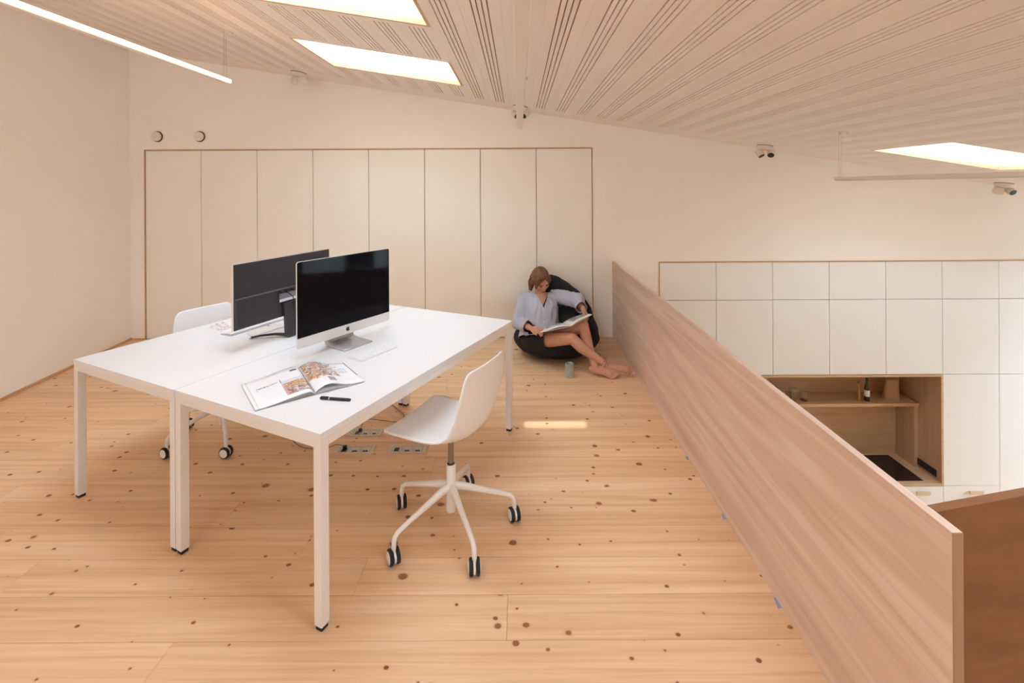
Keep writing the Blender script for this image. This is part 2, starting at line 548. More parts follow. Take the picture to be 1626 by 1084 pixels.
lower = MB().box(XP1, XR, YF, YB + 0.7, ZL - 0.1, ZL).build('floor_lower', M['trimwood'])
tag(lower, 'wooden floor of the lower storey beyond the parapet', kind='structure')
under = MB().box(XP1 - 0.05, XP1 - 0.002, YF, YB, ZL, -0.30).build('wall_under', M['wall'])
tag(under, 'white wall below the edge of the loft', kind='structure')

# ---- walls
wl_ = MB()
n0 = (leftwall_x(YF), YF); n1 = (leftwall_x(YB + 0.2), YB + 0.2)
wl_.prism([n0, n1, (n1[0] - 0.25, n1[1]), (n0[0] - 0.25, n0[1])], -0.3, 3.9)
tag(wl_.build('wall_left', M['wall']), 'plain warm white wall on the left', kind='structure')
wf = MB()
x0, x1, z0, z1 = FRONT_FILL_WIN
for (a, b, c, d) in ((-4.6, x0, ZL, 4.0), (x1, XR + .2, ZL, 4.0), (x0, x1, ZL, z0), (x0, x1, z1, 4.0)):
    wf.box(a, b, YF - .2, YF, c, d)
tag(wf.build('wall_front', M['wall']), 'white wall behind the viewpoint', kind='structure')
wr_ = MB()
y0, y1, z0, z1 = SIDE_WIN
for (a, b, c, d) in ((YF, y0, ZL, 4.0), (y1, YB + .7, ZL, 4.0), (y0, y1, ZL, z0), (y0, y1, z1, 4.0)):
    wr_.box(XR, XR + .2, a, b, c, d)
tag(wr_.build('wall_right', M['wall']), 'white wall on the far right', kind='structure')
tag(MB().box(-4.9, XR + .2, YB + .64, YB + .78, ZL, 4.0).build('wall_outer', M['wall']), 'outer shell of the house behind the cupboards', kind='structure')

WX0, WX1, WZ = -4.082, 0.808, 2.066         # wardrobe recess
KX0, KP, KZ1 = 1.541, 0.6188, 0.810          # kitchen recess
KX1 = KX0 + 7 * KP
wb = MB()
def wslab(a, b, c, d=None):
    """slab of the back wall from a to b; d None means up to above the ceiling"""
    if d is None:
        wb.add([(a, YB, c), (b, YB, c), (b, YB + .15, c), (a, YB + .15, c),
                (a, YB, ceilz(a) + .25), (b, YB, ceilz(b) + .25), (b, YB + .15, ceilz(b) + .25), (a, YB + .15, ceilz(a) + .25)],
               [(0, 1, 2, 3), (4, 7, 6, 5), (0, 4, 5, 1), (3, 2, 6, 7), (0, 3, 7, 4), (1, 5, 6, 2)])
    else:
        wb.box(a, b, YB, YB + .15, c, d)
wslab(-4.7, WX0, -0.3)
wslab(WX0, WX1, WZ)
wslab(WX1, KX0, ZL)
wslab(KX0, KX1, KZ1)
wslab(KX1, XR + .2, ZL)
tag(wb.build('wall_back', M['wall']), 'warm white back wall under the sloping ceiling', kind='structure')

# baseboards
bb = MB()
a = (leftwall_x(YF) , YF); b = (leftwall_x(YB), YB)
bb.prism([a, b, (b[0] + 0.016, b[1]), (a[0] + 0.016, a[1])], 0.0, 0.022)
tag(bb.build('baseboard_left', M['trimwood']), 'thin pine skirting strip along the left wall', kind='structure')
bb = MB()
bb.box(-4.24, WX0 - 0.012, YB - 0.012, YB, 0.0, 0.014)
tag(bb.build('baseboard_back', M['trimwood']), 'thin pine strip in the back left corner', kind='structure')

# ---- ceiling
def cz(x, y, z):
    return (x, y, ceilz(x) + z)
ceil = MB()
TH, GD = 0.036, 0.010
YC0, YC1 = YF, YB
XC0, XC1 = -4.65, XR
xs = sorted(set([XC0, XC1] + [s[0] - .02 for s in SKYL] + [s[1] + .02 for s in SKYL]))
ys = sorted(set([YC0, YC1 + .15] + [s[2] - .02 for s in SKYL] + [s[3] + .02 for s in SKYL]))
for i in range(len(xs) - 1):
    for j in range(len(ys) - 1):
        xm, ym = (xs[i] + xs[i + 1]) / 2, (ys[j] + ys[j + 1]) / 2
        if any(s[0] - .02 < xm < s[1] + .02 and s[2] - .02 < ym < s[3] + .02 for s in SKYL): continue
        ceil.box(xs[i], xs[i + 1], ys[j], ys[j + 1], TH + 0.0005, TH + 0.05, cz)
ceiling = ceil.build('ceiling', M['groove'])
tag(ceiling, 'sloping ceiling of whitewashed boards with groups of four sound grooves', kind='structure')
BP, BX = 0.204, 0.024
k0 = math.ceil((XC0 - BX) / BP); k1 = math.floor((XC1 - BX) / BP)
GW = 0.0066
for k in range(k0, k1 + 1):
    xc = BX + BP * k
    xa, xb = xc - BP / 2 + 0.0002, xc + BP / 2 - 0.0002
    mb = MB()
    hits = [(s[0] - .0205, s[1] + .0205, s[2] - .0205, s[3] + .0205) for s in SKYL if s[0] - .0205 < xb and s[1] + .0205 > xa]
    yb = sorted(set([YC0, YC1] + [q for s in hits for q in (s[2], s[3])]))
    for j in range(len(yb) - 1):
        y0, y1 = yb[j], yb[j + 1]
        s = [s for s in hits if s[2] <= (y0 + y1) / 2 <= s[3]]
        if s:
            s = s[0]
            if xa < s[0] - 0.002: mb.box(xa, s[0], y0, y1, 0, TH, cz)
            if xb > s[1] + 0.002: mb.box(s[1], xb, y0, y1, 0, TH, cz)
            continue
        g0 = y0 + (0.35 if j == 0 else 0.045)
        g1 = y1 - (0.37 if j == len(yb) - 2 else 0.045)
        if k == 0 or any(True for _ in ()):
            mb.box(xa, xb, y0, y1, 0, TH, cz); continue
        if j == len(yb) - 2 and hits: g1 = YC1 - 0.37
        mb.box(xa, xb, y0, g0, 0, TH, cz)
        mb.box(xa, xb, g1, y1, 0, TH, cz)
        cs = [xc + d * 0.0262 for d in (-1.5, -0.5, 0.5, 1.5)]
        e = [xa] + [q for c in cs for q in (c - GW / 2, c + GW / 2)] + [xb]
        for q in range(0, len(e) - 1, 2):
            mb.box(e[q], e[q + 1], g0, g1, 0, TH, cz)
        mb.cur = 1
        mb.box(e[1], e[-2], g0, g1, GD, TH - 0.0005, cz)
        mb.cur = 0
    if mb.v:
        mb.build('ceiling_board', [M['ceil'], M['groove']], ceiling)

# ---- roof windows
for i, (x0, x1, y0, y1) in enumerate(SKYL):
    w = tag(empty('window_%d' % (i + 1), ((x0 + x1) / 2, (y0 + y1) / 2, ceilz((x0 + x1) / 2))), kind='structure')
    w['label'] = 'roof window in a deep pale wooden shaft, ' + ['farthest of the left row', 'second of the left row', 'farthest of the right row', 'added unseen, second of the right row', 'added unseen, third of the right row', 'added unseen, nearest of the right row', 'added unseen above the parapet end', 'added unseen behind the viewpoint'][i]
    off = Vector(w.location)
    def lc(x, y, z, off=off):
        q = Vector(cz(x, y, z)) - off
        return tuple(q)
    t = 0.02
    E_ = 0.034
    for (a, b, c, d) in ((x0 - t, x0, y0 - t, y1 + t), (x1, x1 + t, y0 - t, y1 + t), (x0, x1, y0 - t, y0), (x0, x1, y1, y1 + t)):
        MB().box(a, b, c, d, E_, WELL, lc).build('shaft_panel', M['lining'], w)
        MB().box(a, b, c, d, -0.002 if 0 else 0.0, E_, lc).build('edge_trim', M['edge'], w)
    fr = MB()
    for (a, b, c, d) in ((x0 - .03, x0 + .05, y0 - .03, y1 + .03), (x1 - .05, x1 + .03, y0 - .03, y1 + .03), (x0 + .05, x1 - .05, y0 - .03, y0 + .05), (x0 + .05, x1 - .05, y1 - .05, y1 + .03)):
        fr.box(a, b, c, d, WELL, WELL + .06, lc)
    fr.build('window_frame', M['lining'], w)
    MB().box(x0 + .04, x1 - .04, y0 + .04, y1 - .04, WELL + .03, WELL + .036, lc).build('pane', M['glass'], w)
# added fill window behind the viewpoint
x0, x1, z0, z1 = FRONT_FILL_WIN
xm = (x0 + x1) / 2
w = tag(empty('window_10', (xm, YF, z0)), 'wide unseen window added to fill light from behind the viewpoint', kind='structure')
fr = MB()
for (a, b, c, d) in ((x0, x0 + .06, z0, z1), (x1 - .06, x1, z0, z1), (x0, x1, z0, z0 + .06), (x0, x1, z1 - .06, z1), (xm - .03, xm + .03, z0, z1)):
    fr.box(a - xm, b - xm, -.15, -.08, c - z0, d - z0)
fr.build('window_frame', M['lining'], w)
MB().box(x0 - xm + .02, x1 - xm - .02, -.116, -.11, .02, z1 - z0 - .02).build('pane', M['glass'], w)
# hall window on the right and the neighbouring house it looks at
y0, y1, z0, z1 = SIDE_WIN
ym = (y0 + y1) / 2
w = tag(empty('window_9', (XR, ym, z0)), 'tall hall window in the right wall', kind='structure')
fr = MB()
for (a, b, c, d) in ((y0, y0 + .06, z0, z1), (y1 - .06, y1, z0, z1), (y0, y1, z0, z0 + .06), (y0, y1, z1 - .06, z1), (ym - .03, ym + .03, z0, z1)):
    fr.box(.08, .15, a - ym, b - ym, c - z0, d - z0)
fr.build('window_frame', M['lining'], w)
MB().box(.11, .116, y0 - ym + .02, y1 - ym - .02, .02, z1 - z0 - .02).build('pane', M['glass'], w)
tag(MB().box(XR + .2, 24, -8, 16, ZL - .3, ZL - .2).build('ground', M['street']), 'pale paved ground outside the hall window', kind='structure')
nbh = empty('neighbouring_house', (17, 4, ZL - .2))
MB().box(0, 6, -9, 9, 0, 5.4).build('wall', M['facade'], nbh)
for k in range(6):
    MB().box(-.03, .02, -7.5 + 2.8 * k, -6.3 + 2.8 * k, 1.0, 2.6).build('window', M['screen'], nbh)
tag(nbh, 'grey house front seen outside through the hall window', 'house')

# ---- parapet of the loft and the dark board of the stair side
PT = 0.828
tag(MB().box(XP0, XP1, 1.118, YB - 0.001, -0.45, PT).build('wall_parapet', M['parapet'], bevel=0.002), 'long pinkish larch parapet along the edge of the loft', kind='structure')
MB().box(XP0 + .0005, XP1 - .0005, 1.1165, 1.118, -0.45, PT - .0008).build('end_grain', M['endgrain'], bpy.data.objects['wall_parapet'])
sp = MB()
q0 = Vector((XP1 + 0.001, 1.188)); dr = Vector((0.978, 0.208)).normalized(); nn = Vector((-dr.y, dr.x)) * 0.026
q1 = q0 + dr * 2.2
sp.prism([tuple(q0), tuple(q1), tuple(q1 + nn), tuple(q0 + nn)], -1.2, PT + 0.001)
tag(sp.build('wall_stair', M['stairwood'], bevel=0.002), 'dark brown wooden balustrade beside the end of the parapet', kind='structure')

# ================================================================== BUILT-IN CUPBOARDS
def trim_frame(name, label, pieces):
    mb = MB()
    for p in pieces: mb.box(*p)
    tag(mb.build(name, M['trimwood']), label, kind='structure')
T = 0.010
trim_frame('trim_1', 'thin wooden edging around the wardrobe wall',
           [(WX0 - T, WX0, YB - .006, YB + .05, 0, WZ + T), (WX1, WX1 + T * .6, YB - .004, YB + .05, 0, WZ + T), (WX0, WX1, YB - .006, YB + .05, WZ, WZ + T * 1.2)])
trim_frame('trim_2', 'thin wooden edging around the kitchen cupboards',
           [(KX0 - T, KX0, YB - .006, YB + .05, -1.6, KZ1 + T), (KX0, KX1, YB - .006, YB + .05, KZ1, KZ1 + T * 1.2)])

def cupboard(name, label, cat, group, x0, x1, z0, z1, mat, gap=0.0035, handle=None):
    """carcass with one flush front"""
    w = empty(name, ((x0 + x1) / 2, YB + 0.3, z0))
    hw, hh = (x1 - x0) / 2, z1 - z0
    c = MB()
    d0, d1, t = -0.268, 0.28, 0.016
    c.box(-hw, -hw + t, d0, d1, 0, hh).box(hw - t, hw, d0, d1, 0, hh).box(-hw + t, hw - t, d0, d1, 0, t).box(-hw + t, hw - t, d0, d1, hh - t, hh).box(-hw + t, hw - t, d1 - .01, d1, t, hh - t)
    c.build('carcass', M['gap'], w)
    nm = 'drawer_front' if handle else 'door'
    d = MB().box(-hw + gap, hw - gap, -0.300, -0.270, gap, hh - gap).build(nm, mat, w, bevel=0.0012)
    if handle is not None:
        h = MB()
        hx = handle
        h.box(hx - .075, hx + .075, -0.332, -0.322, hh - .082, hh - .042)
        h.box(hx - .06, hx - .045, -0.322, -0.299, hh - .068, hh - .056).box(hx + .045, hx + .06, -0.322, -0.299, hh - .068, hh - .056)
        h.build('handle', M['leather'], d, bevel=0.002)
    return tag(w, label, cat, group)
DW = (WX1 - WX0) / 8
for i in range(8):
    pos = 'leftmost' if i == 0 else ('rightmost' if i == 7 else ORD[i] + ' from the left')
    cupboard('wardrobe', 'tall cream wardrobe door flush in the back wall, ' + pos, 'wardrobe', 'wardrobes in the back wall',
             WX0 + DW * i, WX0 + DW * (i + 1), 0.004, WZ, M['door'])
KZ2, KZ3, KZ4 = 0.396, -0.428, -1.648
for i in range(7):
    cupboard('top_cupboard', 'white square cupboard in the top kitchen row, ' + ORD[i] + ' from the parapet', 'cupboard', 'top row of kitchen cupboards',
             KX0 + KP * i, KX0 + KP * (i + 1), KZ2, KZ1, M['kdoor'], 0.003)
    cupboard('wall_cupboard', 'white upright cupboard in the second kitchen row, ' + ORD[i] + ' from the parapet', 'cupboard', 'second row of kitchen cupboards',
             KX0 + KP * i, KX0 + KP * (i + 1), KZ3, KZ2, M['kdoor'], 0.003)
cupboard('tall_cupboard', 'tall white cupboard right beside the wooden kitchen niche', 'cupboard', 'tall kitchen cupboards',
         KX0 + 5 * KP, KX0 + 6 * KP, KZ4, KZ3, M['kdoor'], 0.003)
cupboard('tall_cupboard', 'tall white cupboard at the right edge of the kitchen', 'cupboard', 'tall kitchen cupboards',
         KX0 + 6 * KP, KX0 + 7 * KP, ZL + .1, KZ3, M['kdoor'], 0.003)
cupboard('base_cabinet', 'white kitchen drawer with leather pull below the tall cupboard', 'cabinet', 'kitchen base cabinets',
         KX0 + 5 * KP, KX0 + 6 * KP, KZ4 - .45, KZ4, M['kdoor'], 0.003, handle=0.03)
for i in range(1, 5):
    cupboard('base_cabinet', 'white kitchen drawer with leather pull below the worktop' + (' right of the others' if i == 4 else ', ' + ORD[i - 1] + ' of its row'), 'cabinet', 'kitchen base cabinets',
             KX0 + i * KP, KX0 + (i + 1) * KP, KZ4 - .45, KZ4 - .004, M['kdoor'], 0.003, handle=0.07)
tag(MB().box(KX0, KX1, YB + .04, YB + .06, ZL, KZ4 - .455).build('kitchen_plinth', M['kdoor']), 'white plinth below the kitchen drawers', kind='structure')

# ---- the niche
NX0, NX1 = KX0 + KP, KX0 + 5 * KP
NB = 5.76
niche = empty('kitchen_niche', ((NX0 + NX1) / 2, YB + .3, KZ4))
o = Vector(niche.location)
def nb(name, mat, x0, x1, y0, y1, z0, z1, bevel=0.0015, parent=None):
    p = parent or niche
    return MB().box(x0 - o.x, x1 - o.x, y0 - o.y, y1 - o.y, z0 - o.z, z1 - o.z).build(name, mat, p, bevel=bevel)
t = 0.02
nb('side_panel', M['niche_side'], NX1 - t, NX1 - .002, YB - .004, NB, KZ4 + .03, KZ3 - t)
nb('side_panel', M['niche_side'], NX0 + .002, NX0 + t, YB - .004, NB, KZ4 + .03, KZ3 - t)
nb('top_panel', M['niche'], NX0 + .002, NX1 - .002, YB - .004, NB, KZ3 - t, KZ3 - .003)
nb('back_panel', M['niche'], NX0 + t, NX1 - t, NB - .02, NB, KZ4 + .03, KZ3 - t)
nb('front_edge', M['edge'], NX1 - t - .004, NX1 - .001, YB - .008, YB - .004, KZ4 + .004, KZ3 - .001, 0)
nb('front_edge', M['edge'], NX0 + .001, NX1 - t - .004, YB - .008, YB - .004, KZ3 - t - .004, KZ3 - .001, 0)
nb('pilaster', M['niche_side'], NX1 - t - .045, NX1 - t, 5.47, NB - .02, KZ4 + .03, -0.897)
tag(niche, 'wood lined kitchen niche with shelf set among white cupboards', 'niche')
WT = KZ4 + .03
tag(MB().box(NX0 + .002, NX1 - .002, YB - .006, NB, KZ4, WT - .0005).build('worktop', M['niche'], bevel=0.002), 'wooden worktop in the kitchen niche', 'worktop')
SHZ = -0.862
tag(MB().box(NX0 + t, NX1 - t - .03, 5.42, NB - .021, SHZ - .033, SHZ).build('shelf', M['niche'], bevel=0.002), 'wooden shelf across the kitchen niche', 'shelf')
hob = empty('induction_hob', PF(1415, 745, WT))
hq = [PF(1373, 722, WT + .004), PF(1411, 722, WT + .004), PF(1468, 764.5, WT + .004), PF(1385, 764.5, WT + .004)]
hx1 = (hq[1].x + hq[2].x) / 2
hy0, hy1 = hq[2].y + .02, hq[1].y
hob.location = (hx1 - .38, (hy0 + hy1) / 2, WT)
MB().box(-.38, .38, (hy0 - hy1) / 2, (hy1 - hy0) / 2, 0, .005).build('glass_top', M['hob'], hob, bevel=.001)
MB().box(-.05, .05, (hy0 - hy1) / 2 + .012, (hy0 - hy1) / 2 + .03, .005, .0053).build('touch_controls', M['outlet'], hob)
tag(hob, 'flat black glass hob set in the wooden worktop', 'hob')
so = empty('socket_strip', (NX1 - t - .0005, 5.33, WT + .03))
MB().box(-.012, 0, -.10, .16, 0, .075).build('housing', M['outlet'], so, bevel=.003)
for k in range(3):
    MB().lathe([(.02, 0), (.02, .0015), (.017, .002)], 18, M4=Matrix.Translation((-.012, -.055 + .085 * k, .038)) @ Matrix.Rotation(R(-90), 4, 'Y')).build('socket', M['blackp'], so)
tag(so, 'black socket strip on the right wall of the kitchen niche', 'socket')

# things on the shelf
def glass_at(x, y, px, h, r0, r1, label):
    p = Vector((P(px, 620, y).x, y, SHZ))
    e = empty('glass_tumbler', p)
    MB().lathe([(r0, .0), (r1, h), (r1 - .003, h), (r0 - .003, .008)], 20).build('bowl', M['tumbler'], e, smooth=True)
    MB().lathe([(r0 + .0008, .0), (r0 + .0012, .006), (r0 - .006, .0065)], 20).build('foot', M['tumbler'], e, smooth=True)
    return tag(e, label, 'glass', 'glasses on the kitchen shelf')
glass_at(0, 5.50, 1258.5, .155, .034, .042, 'tall clear glass jar standing on the kitchen shelf')
glass_at(0, 5.56, 1252, .10, .034, .038, 'clear tumbler half hidden behind the tall glass jar')
glass_at(0, 5.52, 1276, .105, .042, .040, 'short wide clear glass right of the tall glass jar')
# carafe with a round black handle
pc = P(1219, 620, 5.52); kt = empty('carafe', (pc.x, 5.52, SHZ))
MB().lathe([(.055, 0), (.062, .03), (.058, .09), (.035, .14), (.040, .17), (.037, .17), (.032, .14), (.055, .09), (.058, .03), (.05, .006)], 24).build('body', M['tumbler'], kt, smooth=True)
arc = [(.05 + .075 * math.sin(a), 0, .115 + .055 * math.cos(a)) for a in [R(d) for d in range(-20, 201, 20)]]
MB().tube(arc, .0065, 10).build('handle', M['blackp'], kt, smooth=True)
tag(kt, 'carafe with a black loop handle at the parapet end of the shelf', 'carafe')
def bottle_at(px, y, prof, mat, label, extra):
    p = P(px, 620, y)
    e = empty('bottle', (p.x, y, SHZ))
    MB().lathe(prof, 20).build('body', mat, e, smooth=True)
    for nm, pr, m in extra:
        MB().lathe(pr, 20).build(nm, m, e, smooth=True)
    return tag(e, label, 'bottle', 'bottles on the kitchen shelf')
bottle_at(1363.5, 5.50, [(.017, 0), (.018, .01), (.016, .09), (.008, .13), (.007, .20), (.008, .205)], M['oil'], 'slim bottle of golden oil on the kitchen shelf',
          [('stopper', [(.006, .205), (.009, .21), (.009, .225), (.004, .23)], M['bottle'])])
bottle_at(1376.5, 5.50, [(.026, 0), (.028, .01), (.028, .15), (.020, .185), (.011, .205), (.011, .235)], M['bottle'], 'dark olive bottle with a white label on the kitchen shelf',
          [('label', [(.0283, .055), (.0287, .056), (.0287, .125), (.0283, .126)], M['sticker']), ('cap', [(.012, .235), (.013, .236), (.013, .262), (.010, .264)], M['blackp'])])
# paper bag with a rolled top
pb = P(1418, 620, 5.52); bag = empty('paper_bag', (pb.x, 5.56, SHZ))
def bagfn(u, v):
    a = 2 * math.pi * u
    sq = lambda c: math.copysign(abs(c) ** 0.55, c)
    w, d = .088 * (1 - .18 * v), .055 * (1 - .75 * v)
    x, yy = sq(math.cos(a)) * w, sq(math.sin(a)) * d
    n_ = noise.noise(Vector((x * 30, yy * 30, v * 7))) * .006
    return (x + n_ + .012 * v, yy + n_ - .01 * v, .215 * v)
MB().grid(bagfn, 32, 14).build('body', M['bag'], bag, smooth=True)
MB().tube([(-.06, -.012, .218), (0.01, -.014, .222), (.085, -.012, .216)], .012, 10, flat=.8).build('rolled_top', M['bag'], bag, smooth=True)
tag(bag, 'crumpled brown paper bag at the right end of the kitchen shelf', 'bag')

# ================================================================== WALL AND CEILING FITTINGS
for px, lab in ((251, 'round white air vent on the back wall, nearer the left corner'), (318, 'round white air vent on the back wall, right of its twin')):
    p = P(px, 217, YB)
    v = empty('air_vent', (p.x, YB, p.z))
    RM = Matrix.Rotation(R(90), 4, 'X')
    MB().lathe([(.066, 0), (.066, .006), (.060, .010), (.058, .003), (.02, .003)], 32, M4=RM).build('collar', M['vent'], v, smooth=True)
    MB().lathe([(.0575, .0032), (.0575, .005), (.03, .005)], 32, M4=RM).build('gap_shade_ring', M['darkspot'], v)  # dark ring paints the shade in the gap behind the disc
    MB().lathe([(.03, .003), (.03, .012), (.050, .014), (.051, .018), (.051, .034), (.048, .037)], 32, M4=RM).build('disc', M['vent'], v, smooth=True)
    tag(v, lab, 'vent', 'round air vents')

def pendant(x, ye, y0, label, lit=False):
    """unlit slim bar luminaire hanging from two pairs of wires"""
    zc = ceilz(x)
    zb = zc - 0.395
    e = empty('pendant_lamp', (x, ye, zb))
    ln = ye - y0
    MB().box(-.0225, .0225, -ln, 0, .012, .038).build('housing', M['lampbody'], e, bevel=.002)
    MB().box(-.0195, .0195, -ln + .006, -.006, .006, .0115).build('diffuser', M['lampbody'], e, bevel=.001)
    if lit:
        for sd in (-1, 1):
            MB().box(min(.0222 * sd, .0245 * sd), max(.0222 * sd, .0245 * sd), -ln + .004, -.004, .013, .0365).build('added_glow_strip', M['lit'], e)  # strips added to brighten the housing sides and warm the left wall
    for yy in (-.04, -ln * .5, -ln + .04):
        for dx in (-.008, .008):
            MB().tube([(dx, yy, .037), (dx, yy, zc - zb + 0.161 * -dx)], .0008, 6).build('wire', M['steel'], e)
    for yy in (-.04, -ln * .5, -ln + .04):
        c = MB().lathe([(.032, -.022), (.032, .012)], 20, (0.03, yy, zc - zb - .005)).build('ceiling_rose', M['lampbody'], e, smooth=True)
    return tag(e, label, 'lamp', 'bar lamps hanging from the ceiling')
pendant(-2.205, 3.60, 0.4, 'slim white bar lamp with added glow strips near the left wall', True)
pendant(0.012, 3.59, 0.4, 'slim bar lamp hanging along the middle of the ceiling')
pendant(2.535, 3.76, 0.5, 'slim bar lamp hanging over the kitchen side beyond the parapet')

def spot(x, y, rots, label):
    z = ceilz(x)
    e = empty('ceiling_spotlight', (x, y, z))
    def sh(q): return q
    MB().lathe([(.078, .006), (.078, -.004), (.074, -.006)], 32, M4=Matrix.Rotation(math.atan(.161), 4, 'Y')).build('base_plate', M['steel'], e, smooth=True)
    MB().lathe([(.072, -.005), (.072, -.042), (.066, -.046)], 32, M4=Matrix.Rotation(math.atan(.161), 4, 'Y')).build('canopy', M['vent'], e, smooth=True)
    for sx, (tilt, az) in zip((-1, 1), rots):
        MT = Matrix.Translation((sx * .052, -.012 * sx, -.078)) @ Matrix.Rotation(R(az), 4, 'Z') @ Matrix.Rotation(R(tilt), 4, 'X')
        h = MB().lathe([(.030, .034), (.036, .026), (.036, -.036), (.033, -.038)], 26, M4=MT).build('lamp_head', M['vent'], e, smooth=True)
        # dark opening on the end that faces outwards
        MB().lathe([(.031, .0), (.031, -.0395), (.029, -.0398)], 26, M4=MT).build('aperture', M['darkspot'], h, smooth=True)
        MB().tube([(sx * .045, -.01 * sx, -.04), (sx * .052, -.012 * sx, -.06)], .009, 8).build('swivel', M['vent'], e, smooth=True)
    return tag(e, label, 'spotlight', 'twin ceiling spotlights')
spot(-2.262, 4.88, ((70, 20), (75, -25)), 'white twin ceiling spotlight near the left pair of roof windows')
spot(0.024, 4.86, ((-55, 40), (-50, -40)), 'white twin ceiling spotlight behind the middle bar lamp')
spot(2.575, 4.92, ((-35, 25), (-48, -30)), 'white twin ceiling spotlight right of centre above the blank wall')
spot(5.10, 4.96, ((-75, 60), (-58, -5)), 'white twin ceiling spotlight at the right edge above the kitchen')

# ================================================================== DESKS
e1 = Vector((0.428, 0.9038, 0)).normalized()
e2 = Vector((-e1.y, e1.x, 0))
DH = 0.74
B0 = Vector((-0.737, 1.748, 0))
DL, DWD = 1.622, 0.914
rzd = math.atan2(e1.y, e1.x)
def make_desk():
    d = empty('desk')
    MB().box(0, DL, .0012, DWD - .0012, DH - .026, DH).build('desktop', M['desk'], d, bevel=.0015)
    L_ = .038
    i = .002
    f = MB()
    f.box(L_ + i, DL - L_ - i, i, L_ * .6, DH - .058, DH - .0268).box(L_ + i, DL - L_ - i, DWD - L_ * .6, DWD - i, DH - .058, DH - .0268)
    f.box(i, L_ * .6, L_ + i, DWD - L_ - i, DH - .058, DH - .0268).box(DL - L_ * .6, DL - i, L_ + i, DWD - L_ - i, DH - .058, DH - .0268)
    f.build('frame', M['deskedge'], d, bevel=.0012)
    for sx in (0, 1):
        for sy in (0, 1):
            x0 = i if sx == 0 else DL - L_ - i
            y0 = i if sy == 0 else DWD - L_ - i
            lg = MB().box(x0, x0 + L_, y0, y0 + L_, .016, DH - .0268).build('leg', M['deskedge'], d, bevel=.0015)
            MB().box(x0 + .004, x0 + L_ - .004, y0 + .004, y0 + L_ - .004, 0, .016).build('foot', M['rubber'], lg)
    return d
desk1 = make_desk()
desk1.location = B0; desk1.rotation_euler.z = rzd
tag(desk1, 'white steel framed desk nearest the viewer with the magazine on it', 'desk', 'pair of white desks')
desk2 = link_copy(desk1)
desk2.location = B0 + e2 * (DWD + .002)
tag(desk2, 'white steel framed desk farther left carrying the black monitor', 'desk', 'pair of white desks')

